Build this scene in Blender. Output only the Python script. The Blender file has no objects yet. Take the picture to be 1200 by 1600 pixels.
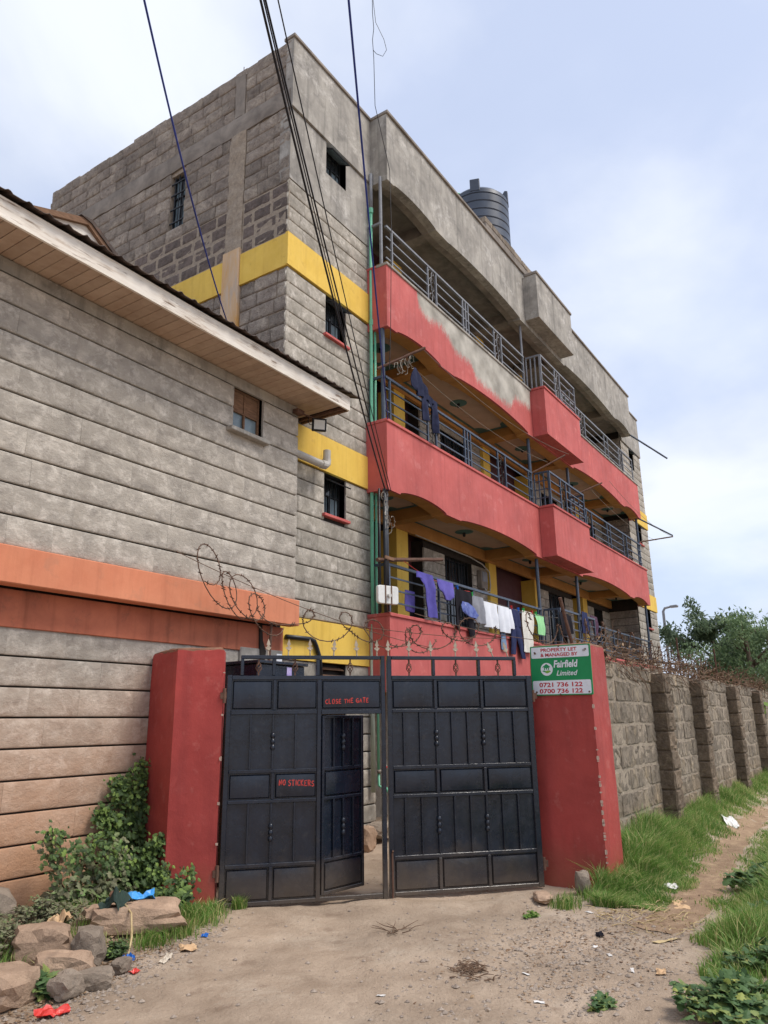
import bpy, bmesh, math, random
from mathutils import Vector, Matrix, noise
import numpy as np

# ------------------------------------------------------------------ camera, sky, sun, exposure
SC = bpy.context.scene
COL = SC.collection
RAD = math.radians
YAW, PITCH, ROLL, FPX = RAD(33.306), RAD(15.768), RAD(-0.844), 1169.5
fw = Vector((math.cos(PITCH)*math.cos(YAW), math.cos(PITCH)*math.sin(YAW), math.sin(PITCH)))
rt = Vector((math.sin(YAW), -math.cos(YAW), 0.0))
up = rt.cross(fw)
r2 = rt*math.cos(ROLL) + up*math.sin(ROLL)
u2 = -rt*math.sin(ROLL) + up*math.cos(ROLL)
cam_d = bpy.data.cameras.new('camera')
cam = bpy.data.objects.new('camera', cam_d)
COL.objects.link(cam)
cam.matrix_world = Matrix(((r2.x, u2.x, -fw.x, 0), (r2.y, u2.y, -fw.y, 0), (r2.z, u2.z, -fw.z, 1.6), (0, 0, 0, 1)))
cam_d.sensor_width = 36.0
cam_d.sensor_fit = 'AUTO'
cam_d.lens = FPX*36.0/1600.0
cam_d.clip_start = 0.05
cam_d.clip_end = 3000
SC.camera = cam
SC.view_settings.view_transform = 'Standard'
SC.view_settings.look = 'None'
SC.view_settings.gamma = 1.0
SC.view_settings.use_curve_mapping = False
SC.view_settings.exposure = 1.03

SUN_EL, SUN_AZ = 58.0, -74.0          # degrees; azimuth counted from +X towards +Y
W = bpy.data.worlds.new('World')
SC.world = W
W.use_nodes = True
nt = W.node_tree
for n in list(nt.nodes):
    nt.nodes.remove(n)


def N(tree, t, **kw):
    n = tree.nodes.new(t)
    for k, v in kw.items():
        setattr(n, k, v)
    return n


def LK(tree, a, b):
    tree.links.new(a, b)


wo = N(nt, 'ShaderNodeOutputWorld')
wb = N(nt, 'ShaderNodeBackground')
sky = N(nt, 'ShaderNodeTexSky')
sky.sky_type = 'NISHITA'
sky.sun_disc = False
sky.sun_elevation = RAD(SUN_EL)
sky.sun_rotation = RAD(90.0 - SUN_AZ)
sky.air_density = 1.0
sky.dust_density = 1.6
sky.ozone_density = 1.5
sk_s = N(nt, 'ShaderNodeVectorMath', operation='SCALE')
sk_s.inputs['Scale'].default_value = 0.10
LK(nt, sky.outputs[0], sk_s.inputs[0])
# an even deck of thin cloud, the same in every direction
tc = N(nt, 'ShaderNodeTexCoord')
sx = N(nt, 'ShaderNodeSeparateXYZ')
LK(nt, tc.outputs['Generated'], sx.inputs[0])
za = N(nt, 'ShaderNodeMath', operation='MAXIMUM')
LK(nt, sx.outputs[2], za.inputs[0])
za.inputs[1].default_value = 0.0
zb = N(nt, 'ShaderNodeMath', operation='ADD')
LK(nt, za.outputs[0], zb.inputs[0])
zb.inputs[1].default_value = 0.35
dv = N(nt, 'ShaderNodeVectorMath', operation='DIVIDE')
cz = N(nt, 'ShaderNodeCombineXYZ')
for i in range(3):
    LK(nt, zb.outputs[0], cz.inputs[i])
LK(nt, tc.outputs['Generated'], dv.inputs[0])
LK(nt, cz.outputs[0], dv.inputs[1])
cn = N(nt, 'ShaderNodeTexNoise')
cn.inputs['Scale'].default_value = 2.3
cn.inputs['Detail'].default_value = 7
cn.inputs['Roughness'].default_value = 0.52
cn.inputs['Distortion'].default_value = 0.35
LK(nt, dv.outputs[0], cn.inputs['Vector'])
cr = N(nt, 'ShaderNodeMapRange')
cr.inputs['From Min'].default_value = 0.36
cr.inputs['From Max'].default_value = 0.66
cr.inputs['To Min'].default_value = 0.72
cr.inputs['To Max'].default_value = 0.98
cr.interpolation_type = 'SMOOTHSTEP'
LK(nt, cn.outputs['Fac'], cr.inputs['Value'])
cn2 = N(nt, 'ShaderNodeTexNoise')
cn2.inputs['Scale'].default_value = 2.1
cn2.inputs['Detail'].default_value = 8
LK(nt, dv.outputs[0], cn2.inputs['Vector'])
cc = N(nt, 'ShaderNodeMix', data_type='RGBA')
cc.inputs['A'].default_value = (0.355, 0.395, 0.50, 1)
cc.inputs['B'].default_value = (0.475, 0.50, 0.55, 1)
c2r = N(nt, 'ShaderNodeMapRange')
c2r.inputs['From Min'].default_value = 0.40
c2r.inputs['From Max'].default_value = 0.62
LK(nt, cn2.outputs['Fac'], c2r.inputs['Value'])
LK(nt, c2r.outputs[0], cc.inputs['Factor'])
cm = N(nt, 'ShaderNodeMix', data_type='RGBA')
LK(nt, cr.outputs[0], cm.inputs['Factor'])
LK(nt, sk_s.outputs[0], cm.inputs['A'])
LK(nt, cc.outputs['Result'], cm.inputs['B'])
LK(nt, cm.outputs['Result'], wb.inputs['Color'])
wb.inputs['Strength'].default_value = 1.0
LK(nt, wb.outputs[0], wo.inputs[0])

sun_d = bpy.data.lights.new('sun', 'SUN')
sun_d.energy = 1.5
sun_d.angle = RAD(24)
sun_d.color = (1.0, 0.93, 0.84)
sun = bpy.data.objects.new('sun', sun_d)
COL.objects.link(sun)
sd = Vector((math.cos(RAD(SUN_EL))*math.cos(RAD(SUN_AZ)), math.cos(RAD(SUN_EL))*math.sin(RAD(SUN_AZ)), math.sin(RAD(SUN_EL))))
sun.rotation_euler = sd.to_track_quat('Z', 'Y').to_euler()
sun.location = sd*60

rnd = random.Random(11)
U = rnd.uniform


# ------------------------------------------------------------------ materials
def lin(r, g=None, b=None):
    def f(c):
        c /= 255.0
        return c/12.92 if c <= 0.04045 else ((c + 0.055)/1.055)**2.4
    return (f(r), f(g), f(b), 1.0)


MATS = {}


def material(name, c1, c2=None, scale=4.0, rough=0.85, bump=0.3, bscale=60.0, tone=0.0, large=0.15, streak=None,
             splash=None, metal=0.0, spots=None, stretch=(1, 1, 1), trans=0.0, dist=0.004, patch=None, coat=0.0, spec=0.3, perobj=False):
    """c1/c2 mixed by noise; tone = brightness spread between objects; streak = (colour, amount) vertical runs;
    splash = (colour, z0, z1) soil up a wall; spots = (colour, amount, scale); patch = (colour, amount, scale) worn areas"""
    m = bpy.data.materials.new(name)
    m.use_nodes = True
    t = m.node_tree
    b = t.nodes['Principled BSDF']
    geo = N(t, 'ShaderNodeNewGeometry')
    mp = N(t, 'ShaderNodeMapping')
    mp.inputs['Scale'].default_value = stretch
    LK(t, geo.outputs['Position'], mp.inputs['Vector'])
    P = mp.outputs[0]
    if perobj:      # every block its own piece of stone
        o_i = N(t, 'ShaderNodeObjectInfo')
        o_s = N(t, 'ShaderNodeMath', operation='MULTIPLY')
        LK(t, o_i.outputs['Random'], o_s.inputs[0])
        o_s.inputs[1].default_value = 43.0
        o_a = N(t, 'ShaderNodeVectorMath', operation='ADD')
        LK(t, P, o_a.inputs[0])
        LK(t, rng_col(t, o_s.outputs[0]), o_a.inputs[1])
        P = o_a.outputs[0]
    if c2 is None:
        c2 = tuple(c*0.82 for c in c1[:3]) + (1,)

    def noise_(sc, det=6, rg=0.6, vec=P, dis=0.0):
        n = N(t, 'ShaderNodeTexNoise')
        n.inputs['Scale'].default_value = sc
        n.inputs['Detail'].default_value = det
        n.inputs['Roughness'].default_value = rg
        n.inputs['Distortion'].default_value = dis
        LK(t, vec, n.inputs['Vector'])
        return n.outputs['Fac']

    def rng(s, a, b_, c, d):
        r = N(t, 'ShaderNodeMapRange')
        r.inputs['From Min'].default_value = a
        r.inputs['From Max'].default_value = b_
        r.inputs['To Min'].default_value = c
        r.inputs['To Max'].default_value = d
        LK(t, s, r.inputs['Value'])
        return r.outputs[0]

    def mix(f, a, b_, mode='MIX'):
        x = N(t, 'ShaderNodeMix', data_type='RGBA', blend_type=mode)
        if isinstance(f, float):
            x.inputs['Factor'].default_value = f
        else:
            LK(t, f, x.inputs['Factor'])
        for s, q in (('A', a), ('B', b_)):
            if isinstance(q, tuple):
                x.inputs[s].default_value = q
            else:
                LK(t, q, x.inputs[s])
        return x.outputs['Result']
    col = mix(rng(noise_(scale, 8, 0.65, dis=0.4), 0.32, 0.68, 0, 1), c1, c2)
    if patch:
        col = mix(rng(noise_(patch[2], 12, 0.78, dis=0.35), 0.62 - patch[1]*0.25, 0.70, 0, min(1.0, patch[1]*2)), col, patch[0])
    if spots:
        col = mix(rng(noise_(spots[2], 4, 0.6), 0.60, 0.70, 0, spots[1]), col, spots[0])
    if streak:
        mp2 = N(t, 'ShaderNodeMapping')
        mp2.inputs['Scale'].default_value = (9, 9, 0.7)
        LK(t, geo.outputs['Position'], mp2.inputs['Vector'])
        col = mix(rng(noise_(1.0, 5, 0.6, mp2.outputs[0]), 0.5, 0.72, 0, streak[1]), col, streak[0])
    if splash:
        sp = N(t, 'ShaderNodeSeparateXYZ')
        LK(t, geo.outputs['Position'], sp.inputs[0])
        ad = N(t, 'ShaderNodeMath', operation='MULTIPLY_ADD')
        LK(t, noise_(2.2, 6, 0.7, mp.outputs[0]), ad.inputs[0])
        ad.inputs[1].default_value = -0.8
        LK(t, sp.outputs[2], ad.inputs[2])
        col = mix(rng(ad.outputs[0], splash[1] - 0.4, splash[2] - 0.4, 0.85, 0.0), col, splash[0])
    if large:
        col = mix(1.0, col, rng_col(t, rng(noise_(0.7, 4, 0.6, mp.outputs[0]), 0.3, 0.7, 1 - large, 1 + large)), 'MULTIPLY')
    if tone:
        oi = N(t, 'ShaderNodeObjectInfo')
        col = mix(1.0, col, rng_col(t, rng(oi.outputs['Random'], 0, 1, 1 - tone, 1 + tone)), 'MULTIPLY')
    LK(t, col, b.inputs['Base Color'])
    rr = rng(noise_(scale*1.7, 5), 0.3, 0.7, max(0.05, rough - 0.12), min(1.0, rough + 0.1))
    LK(t, rr, b.inputs['Roughness'])
    b.inputs['Metallic'].default_value = metal
    b.inputs['Specular IOR Level'].default_value = spec
    if coat:
        b.inputs['Coat Weight'].default_value = coat
    if bump:
        bp = N(t, 'ShaderNodeBump')
        bp.inputs['Strength'].default_value = bump
        bp.inputs['Distance'].default_value = dist
        LK(t, noise_(bscale, 6, 0.7, dis=0.3), bp.inputs['Height'])
        LK(t, bp.outputs[0], b.inputs['Normal'])
    if trans:
        out = [n for n in t.nodes if n.type == 'OUTPUT_MATERIAL'][0]
        tr = N(t, 'ShaderNodeBsdfTranslucent')
        LK(t, col, tr.inputs['Color'])
        mx = N(t, 'ShaderNodeMixShader')
        mx.inputs[0].default_value = trans
        LK(t, b.outputs[0], mx.inputs[1])
        LK(t, tr.outputs[0], mx.inputs[2])
        LK(t, mx.outputs[0], out.inputs['Surface'])
    MATS[name] = m
    return m


def rng_col(t, s):
    c = N(t, 'ShaderNodeCombineXYZ')
    for i in range(3):
        LK(t, s, c.inputs[i])
    return c.outputs[0]


def leaf_material(name, ca, cb, cc_, trans=0.3):
    """leaf colours vary from leaf to leaf by a random face attribute"""
    m = bpy.data.materials.new(name)
    m.use_nodes = True
    t = m.node_tree
    b = t.nodes['Principled BSDF']
    at = N(t, 'ShaderNodeAttribute')
    at.attribute_name = 'hue'
    rp = N(t, 'ShaderNodeValToRGB')
    rp.color_ramp.elements[0].color = ca
    rp.color_ramp.elements[1].color = cc_
    e = rp.color_ramp.elements.new(0.55)
    e.color = cb
    LK(t, at.outputs['Fac'], rp.inputs[0])
    LK(t, rp.outputs[0], b.inputs['Base Color'])
    b.inputs['Roughness'].default_value = 0.55
    b.inputs['Specular IOR Level'].default_value = 0.25
    out = [n for n in t.nodes if n.type == 'OUTPUT_MATERIAL'][0]
    tr = N(t, 'ShaderNodeBsdfTranslucent')
    LK(t, rp.outputs[0], tr.inputs['Color'])
    mx = N(t, 'ShaderNodeMixShader')
    mx.inputs[0].default_value = trans
    LK(t, b.outputs[0], mx.inputs[1])
    LK(t, tr.outputs[0], mx.inputs[2])
    LK(t, mx.outputs[0], out.inputs['Surface'])
    MATS[name] = m
    return m


# ------------------------------------------------------------------ mesh helpers
class MB:
    def __init__(s):
        s.v, s.f, s.hue = [], [], []

    def add(s, vs, fs):
        o = len(s.v)
        s.v += [tuple(p) for p in vs]
        s.f += [tuple(i + o for i in q) for q in fs]
        return s

    def box(s, x0, x1, y0, y1, z0, z1):
        return s.add([(x0, y0, z0), (x1, y0, z0), (x1, y1, z0), (x0, y1, z0), (x0, y0, z1), (x1, y0, z1), (x1, y1, z1), (x0, y1, z1)],
                     [(0, 3, 2, 1), (4, 5, 6, 7), (0, 1, 5, 4), (1, 2, 6, 5), (2, 3, 7, 6), (3, 0, 4, 7)])

    def prism(s, pts, axis, a, b):
        """closed outline pts (p,q) extruded along axis from a to b; x:(y,z) y:(x,z) z:(x,y)"""
        n = len(pts)
        mk = {'x': lambda p, q, c: (c, p, q), 'y': lambda p, q, c: (p, c, q), 'z': lambda p, q, c: (p, q, c)}[axis]
        vs = [mk(p, q, a) for p, q in pts] + [mk(p, q, b) for p, q in pts]
        fs = [tuple(range(n)), tuple(range(2*n - 1, n - 1, -1))]
        fs += [(i, i + n, (i + 1) % n + n, (i + 1) % n) for i in range(n)]
        return s.add(vs, fs)

    def tube(s, pts, r, n=6, cap=True, closed=False):
        pts = [Vector(p) for p in pts]
        m = len(pts)
        ref = None
        o = len(s.v)
        for i, p in enumerate(pts):
            if closed:
                d = pts[(i + 1) % m] - pts[i - 1]
            else:
                d = pts[min(i + 1, m - 1)] - pts[max(i - 1, 0)]
            if d.length < 1e-9:
                d = Vector((0, 0, 1))
            d.normalize()
            if ref is None:
                ref = Vector((0, 0, 1)) if abs(d.z) < 0.9 else Vector((1, 0, 0))
            a = (ref - d*ref.dot(d))
            if a.length < 1e-6:
                a = d.orthogonal()
            a.normalize()
            ref = a
            c = d.cross(a)
            rr = r[i] if isinstance(r, (list, tuple)) else r
            for k in range(n):
                t = 2*math.pi*k/n
                s.v.append(tuple(p + (a*math.cos(t) + c*math.sin(t))*rr))
        rings = m if closed else m - 1
        for i in range(rings):
            for k in range(n):
                j = (i + 1) % m
                s.f.append((o + i*n + k, o + i*n + (k + 1) % n, o + j*n + (k + 1) % n, o + j*n + k))
        if cap and not closed:
            s.f.append(tuple(o + k for k in reversed(range(n))))
            s.f.append(tuple(o + (m - 1)*n + k for k in range(n)))
        return s

    def lathe(s, cx, cy, prof, n=12):
        """profile of (r, z) about a vertical axis"""
        o = len(s.v)
        for r, z in prof:
            for k in range(n):
                t = 2*math.pi*k/n
                s.v.append((cx + r*math.cos(t), cy + r*math.sin(t), z))
        for i in range(len(prof) - 1):
            for k in range(n):
                s.f.append((o + i*n + k, o + i*n + (k + 1) % n, o + (i + 1)*n + (k + 1) % n, o + (i + 1)*n + k))
        s.f.append(tuple(o + k for k in reversed(range(n))))
        s.f.append(tuple(o + (len(prof) - 1)*n + k for k in range(n)))
        return s

    def leaf(s, p, d, nrm, L, w, hue, shape=0):
        d = Vector(d).normalized()
        nrm = Vector(nrm)
        sd_ = d.cross(nrm)
        if sd_.length < 1e-5:
            sd_ = d.orthogonal()
        sd_.normalize()
        nn = sd_.cross(d)
        p = Vector(p)
        if shape == 0:
            vs = [p, p + d*L*.45 + sd_*w - nn*.12*L, p + d*L - nn*.15*L, p + d*L*.45 - sd_*w - nn*.12*L, p + d*L*.5]
            fs = [(0, 1, 4), (1, 2, 4), (2, 3, 4), (3, 0, 4)]
        else:   # lobed
            prof = [(0, 0), (.1, .55), (.32, .5), (.42, 1.0), (.62, .5), (.78, .55), (1.0, 0)]
            vs = [p + d*L*a + sd_*w*b - nn*(.18*L*b*b + .1*L*a*a) for a, b in prof]
            vs += [p + d*L*a - sd_*w*b - nn*(.18*L*b*b + .1*L*a*a) for a, b in prof[1:-1]]
            c = len(vs)
            vs.append(p + d*L*.45)
            ring = [0, 1, 2, 3, 4, 5, 6, 11, 10, 9, 8, 7]
            fs = [(ring[i], ring[(i + 1) % 12], c) for i in range(12)]
        s.add(vs, fs)
        s.hue += [hue]*len(fs)
        return s

    def mesh(s, name, off=(0, 0, 0), bevel=0.0, smooth=False, seg=1):
        me = bpy.data.meshes.new(name)
        if any(off):
            me.from_pydata([(a - off[0], b - off[1], c - off[2]) for a, b, c in s.v], [], s.f)
        else:
            me.from_pydata(s.v, [], s.f)
        if s.hue:
            a = me.attributes.new('hue', 'FLOAT', 'FACE')
            a.data.foreach_set('value', s.hue)
        if bevel or not s.hue:
            bm = bmesh.new()
            bm.from_mesh(me)
            if not s.hue and len(s.f) < 60000:
                bmesh.ops.recalc_face_normals(bm, faces=bm.faces)
            if bevel:
                es = [e for e in bm.edges if e.calc_face_angle(0.0) > 0.5]
                bmesh.ops.bevel(bm, geom=es, offset=bevel, segments=seg, affect='EDGES', clamp_overlap=True)
            bm.to_mesh(me)
            bm.free()
        if smooth:
            me.polygons.foreach_set('use_smooth', [True]*len(me.polygons))
            if smooth == 'auto':
                try:
                    me.set_sharp_from_angle(angle=RAD(30))
                except Exception:
                    pass
        me.update()
        return me


WM = {}


def reg(o, parent, local=False):
    COL.objects.link(o)
    if parent is not None:
        o.parent = parent
        pw = WM[parent]
        if local:
            WM[o] = pw
        else:
            o.matrix_parent_inverse = pw.inverted()
            WM[o] = Matrix.Identity(4)
    return o


def tag(o, label=None, cat=None, group=None, kind=None):
    if label:
        o['label'] = label
    if cat:
        o['category'] = cat
    if group:
        o['group'] = group
    if kind:
        o['kind'] = kind
    return o


def thing(name, base, label, cat, group=None, rz=0.0):
    o = bpy.data.objects.new(name, None)
    o.empty_display_size = 0.2
    o.location = base
    o.rotation_euler = (0, 0, rz)
    COL.objects.link(o)
    WM[o] = Matrix.Translation(Vector(base)) @ Matrix.Rotation(rz, 4, 'Z')
    return tag(o, label, cat, group)


def part(name, mb, mat, parent, bevel=0.0, smooth=False, local=False, label=None, seg=1):
    me = mb.mesh(name, bevel=bevel, smooth=smooth, seg=seg)
    me.materials.append(MATS[mat])
    o = bpy.data.objects.new(name, me)
    reg(o, parent, local)
    if label:
        o['label'] = label
    return o


def solo(name, mb, mat, label, cat, group=None, bevel=0.0, smooth=False, seg=1):
    """a top-level thing that is one mesh, origin at its base"""
    a = np.array(mb.v)
    base = ((a[:, 0].min() + a[:, 0].max())/2, (a[:, 1].min() + a[:, 1].max())/2, a[:, 2].min())
    base = tuple(float(q) for q in base)
    me = mb.mesh(name, off=base, bevel=bevel, smooth=smooth, seg=seg)
    me.materials.append(MATS[mat])
    o = bpy.data.objects.new(name, me)
    o.location = base
    COL.objects.link(o)
    WM[o] = Matrix.Translation(Vector(base))
    return tag(o, label, cat, group)


def structure(name, mb, mat, smooth=False):
    me = mb.mesh(name, smooth=smooth)
    me.materials.append(MATS[mat])
    o = bpy.data.objects.new(name, me)
    COL.objects.link(o)
    WM[o] = Matrix.Identity(4)
    o['kind'] = 'structure'
    return o


def group_part(name, parent):
    """a part that only groups sub-parts"""
    o = bpy.data.objects.new(name, None)
    o.empty_display_size = 0.1
    return reg(o, parent)


def stone_variants(name, k, amp, cham, mat, nu=4, nv=3, seed=1, vedge=0.22, hedge=0.22, smooth=True):
    """unit blocks: x 0..1, front at y=0 (pillowed), back y=1, z 0..1"""
    out = []
    rr = random.Random(seed)
    for q in range(k):
        vs, fs = [], []
        us = [0, cham*0.45] + [(i + rr.uniform(-.15, .15))/(nu) for i in range(1, nu)] + [1 - cham*0.45, 1]
        vsq = [0, cham] + [(i + rr.uniform(-.15, .15))/(nv) for i in range(1, nv)] + [1 - cham, 1]
        a, b = len(us), len(vsq)
        for j, z in enumerate(vsq):
            for i, x in enumerate(us):
                edge = i in (0, a - 1) or j in (0, b - 1)
                y = (hedge if j in (0, b - 1) else vedge) if edge else rr.uniform(-amp, amp)
                dz = 0
                vs.append((x, y, z + dz))
        for j in range(b - 1):
            for i in range(a - 1):
                p = j*a + i
                fs.append((p, p + 1, p + a + 1, p + a))
        o = len(vs)
        vs += [(0, 1, 0), (1, 1, 0), (1, 1, 1), (0, 1, 1)]
        bot = [i for i in range(a)]
        top = [(b - 1)*a + i for i in range(a)]
        lef = [j*a for j in range(b)]
        rig = [j*a + a - 1 for j in range(b)]
        fs.append(tuple(bot[::-1]) + (o, o + 1))
        fs.append(tuple(top) + (o + 2, o + 3))
        fs.append(tuple(lef) + (o + 3, o))
        fs.append(tuple(rig[::-1]) + (o + 1, o + 2))
        me = bpy.data.meshes.new(name)
        me.from_pydata(vs, [], fs)
        me.polygons.foreach_set('use_smooth', [smooth]*len(me.polygons))
        me.materials.append(MATS[mat])
        me.update()
        out.append(me)
    return out


def stones(parent, var, axis, u0, u1, plane, z0, ch, n, lens=(0.38, 0.6), gh=0.012, gv=0.004, depth=0.05, opens=(),
           zmin=None, name='stone', jit=0.0, seed=3, hj=0.0):
    """courses of single blocks. axis x: wall along X facing -Y; axis y: wall along Y facing -X"""
    rr = random.Random(seed)
    cnt = 0
    for c in range(n):
        zc = z0 + c*ch
        iv = [(u0, u1)]
        for (a, b, za_, zb_) in opens:
            if zc + ch*0.5 > za_ and zc + ch*0.5 < zb_:
                nv = []
                for (p, q) in iv:
                    if b <= p or a >= q:
                        nv.append((p, q))
                    else:
                        if a - p > 0.04:
                            nv.append((p, a))
                        if q - b > 0.04:
                            nv.append((b, q))
                iv = nv
        for (p, q) in iv:
            u = p
            first = True
            while u < q - 1e-4:
                L = rr.uniform(*lens)
                if first:
                    L *= rr.uniform(0.45, 1.0)
                    first = False
                if q - (u + L) < lens[0]*0.5:
                    L = q - u
                if zmin is None or zc + ch > zmin(u + L/2):
                    o = bpy.data.objects.new(name, var[rr.randrange(len(var))])
                    hh = ch - gh + rr.uniform(-hj, hj)
                    dj = rr.uniform(-jit, jit)
                    if axis == 'x':
                        o.location = (u + gv/2, plane + dj, zc + gh/2)
                    else:
                        o.location = (plane + dj, u + L - gv/2, zc + gh/2)
                        o.rotation_euler = (0, 0, -math.pi/2)
                    o.scale = (L - gv, depth, hh)
                    reg(o, parent)
                    cnt += 1
                u += L
    return cnt


def text_mesh(body, size, bold=0.0, shear=0.0, depth=0.001, jitter=0.0, spacing=1.0, align='LEFT'):
    """flat lettering as vertices/faces in the XZ plane (x right, z up), facing -Y"""
    def conv(s):
        cu = bpy.data.curves.new('t', 'FONT')
        cu.body = s
        cu.size = size
        cu.offset = bold
        cu.shear = shear
        cu.space_character = spacing
        cu.resolution_u = 3
        cu.align_x = 'LEFT'
        ob = bpy.data.objects.new('t', cu)
        COL.objects.link(ob)
        dg = bpy.context.evaluated_depsgraph_get()
        me = bpy.data.meshes.new_from_object(ob.evaluated_get(dg))
        vs = [tuple(v.co) for v in me.vertices]
        fs = [tuple(p.vertices) for p in me.polygons]
        bpy.data.objects.remove(ob)
        bpy.data.meshes.remove(me)
        bpy.data.curves.remove(cu)
        return vs, fs
    mb = MB()
    if not jitter:
        vs, fs = conv(body)
        mb.add([(x, 0, y) for x, y, z in vs], fs)
    else:
        x0 = 0
        for ch in body:
            if ch == ' ':
                x0 += size*0.33
                continue
            vs, fs = conv(ch)
            xs = [v[0] for v in vs]
            w_ = max(xs) - min(xs)
            a = rnd.uniform(-jitter, jitter)
            sc = rnd.uniform(0.9, 1.12)
            dz = rnd.uniform(-jitter, jitter)*size*0.4
            q = [((x - min(xs))*sc, y*sc) for x, y, z in vs]
            mb.add([(x0 + x*math.cos(a) - z*math.sin(a), 0, x*math.sin(a) + z*math.cos(a) + dz) for x, z in q], fs)
            x0 += w_*sc + size*0.10
    if align == 'CENTER' and mb.v:
        xs = [v[0] for v in mb.v]
        m_ = (min(xs) + max(xs))/2
        mb.v = [(x - m_, y, z) for x, y, z in mb.v]
    return mb


def move(mb, M):
    mb.v = [tuple(M @ Vector(p)) for p in mb.v]
    return mb


def holed(axis, u0, u1, z0, z1, d0, d1, holes):
    """a slab with rectangular openings (u0,u1,z0,z1); axis x: along X between y=d0..d1, axis y: along Y between x=d0..d1"""
    zs = sorted({z0, z1} | {min(max(h[k], z0), z1) for h in holes for k in (2, 3)})
    mb = MB()
    for za_, zb_ in zip(zs[:-1], zs[1:]):
        zm = (za_ + zb_)/2
        u = u0
        for h in sorted(holes):
            if h[2] < zm < h[3]:
                if h[0] > u:
                    mb.box(u, h[0], d0, d1, za_, zb_) if axis == 'x' else mb.box(d0, d1, u, h[0], za_, zb_)
                u = h[1]
        mb.box(u, u1, d0, d1, za_, zb_) if axis == 'x' else mb.box(d0, d1, u, u1, za_, zb_)
    return mb

# ------------------------------------------------------------------ palette
material('house_stone', lin(180, 172, 160), lin(148, 141, 132), scale=4.5, rough=0.92, bump=0.9, bscale=26, tone=0.06, large=0.10, stretch=(.85, 1, 1.15), streak=(lin(140, 130, 118), 0.25), perobj=True,
         patch=(lin(216, 208, 196), 0.55, 6.0), spots=(lin(122, 115, 108), 0.4, 9), splash=(lin(182, 136, 102), 0.5, 2.3), dist=0.012)
material('wall_stone', lin(172, 165, 153), lin(132, 126, 116), scale=7, rough=0.92, bump=0.7, bscale=34, tone=0.15, large=0.12, perobj=True,
         patch=(lin(212, 205, 194), 0.45, 6), spots=(lin(110, 106, 100), 0.45, 11), dist=0.010)
material('dark_stone', lin(154, 143, 132), lin(116, 106, 98), scale=8, rough=0.95, bump=1.0, bscale=30, tone=0.20, large=0.15,
         patch=(lin(186, 174, 158), 0.58, 4), spots=(lin(70, 64, 60), 0.5, 13), dist=0.03)
material('rough_stone', lin(150, 138, 123), lin(112, 102, 91), scale=7, rough=0.95, bump=1.0, bscale=17, tone=0.17, large=0.15, perobj=True,
         patch=(lin(186, 166, 138), 0.42, 5), spots=(lin(66, 60, 54), 0.5, 11), splash=(lin(140, 118, 92), 0.15, 0.8), dist=0.04, stretch=(1, 1, .38))
material('pilaster_stone', lin(126, 110, 93), lin(90, 78, 66), scale=9, rough=0.95, bump=1.0, bscale=24, tone=0.2, large=0.15,
         patch=(lin(150, 132, 108), 0.35, 6), dist=0.02)
material('mortar', lin(172, 158, 140), lin(138, 126, 113), scale=18, rough=0.97, bump=1.0, bscale=50, large=0.1, dist=0.012)
material('groove', lin(58, 52, 47), lin(42, 38, 35), scale=12, rough=0.97, bump=0.4, large=0.1)
material('cement', lin(172, 167, 158), lin(134, 130, 124), scale=2.6, rough=0.93, bump=0.45, bscale=22, large=0.16,
         patch=(lin(214, 210, 203), 0.38, 2.4), spots=(lin(92, 90, 87), 0.35, 3.2), streak=(lin(94, 92, 88), 0.5), dist=0.006)
material('slab', lin(150, 141, 131), lin(112, 105, 98), scale=3, rough=0.95, bump=0.4, large=0.15)
material('yellow_paint', lin(230, 194, 92), lin(220, 182, 80), scale=3.5, rough=0.8, bump=0.35, bscale=35, large=0.08,
         streak=(lin(176, 132, 52), 0.28), spots=(lin(190, 150, 70), 0.4, 6))
material('ochre_paint', lin(190, 140, 80), lin(168, 120, 68), scale=3, rough=0.8, bump=0.3, large=0.1)
material('red_paint', lin(194, 100, 95), lin(182, 90, 86), scale=1.6, rough=0.74, bump=0.5, bscale=9, dist=0.008, large=0.16,
         streak=(lin(150, 66, 64), 0.45), spots=(lin(210, 132, 126), 0.40, 4.5), patch=(lin(200, 116, 110), 0.30, 1.4))
material('pillar_paint', lin(172, 72, 66), lin(154, 60, 56), scale=2.2, rough=0.62, bump=0.6, bscale=12, dist=0.008, large=0.22, patch=(lin(176, 84, 78), 0.3, 3),
         streak=(lin(130, 52, 50), 0.4), spots=(lin(190, 122, 112), 0.25, 7), splash=(lin(150, 84, 66), -0.05, 0.42))
material('orange_paint', lin(214, 140, 106), lin(202, 126, 94), scale=2.4, rough=0.82, bump=0.35, bscale=28, large=0.1,
         streak=(lin(164, 96, 70), 0.32), spots=(lin(180, 126, 100), 0.4, 5))
material('old_orange', lin(192, 116, 88), lin(168, 98, 76), scale=3, rough=0.86, bump=0.5, bscale=24, large=0.15,
         patch=(lin(92, 78, 68), 0.30, 3.4), streak=(lin(110, 66, 50), 0.5))
material('gate_paint', lin(28, 36, 50), lin(19, 25, 36), scale=3.2, rough=0.24, bump=0.4, bscale=4, large=0.25, dist=0.012,
         spots=(lin(84, 82, 80), 0.16, 16), streak=(lin(56, 58, 64), 0.25), splash=(lin(92, 82, 72), -0.05, 0.42), spec=0.5)
material('rail_paint', lin(74, 86, 104), lin(52, 62, 78), scale=7, rough=0.45, bump=0.15, large=0.1, spots=(lin(110, 96, 84), 0.3, 12), spec=0.5)
material('grey_rail', lin(138, 140, 144), lin(112, 114, 120), scale=7, rough=0.5, bump=0.15, large=0.1, spots=(lin(120, 96, 80), 0.3, 12), spec=0.5)
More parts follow.
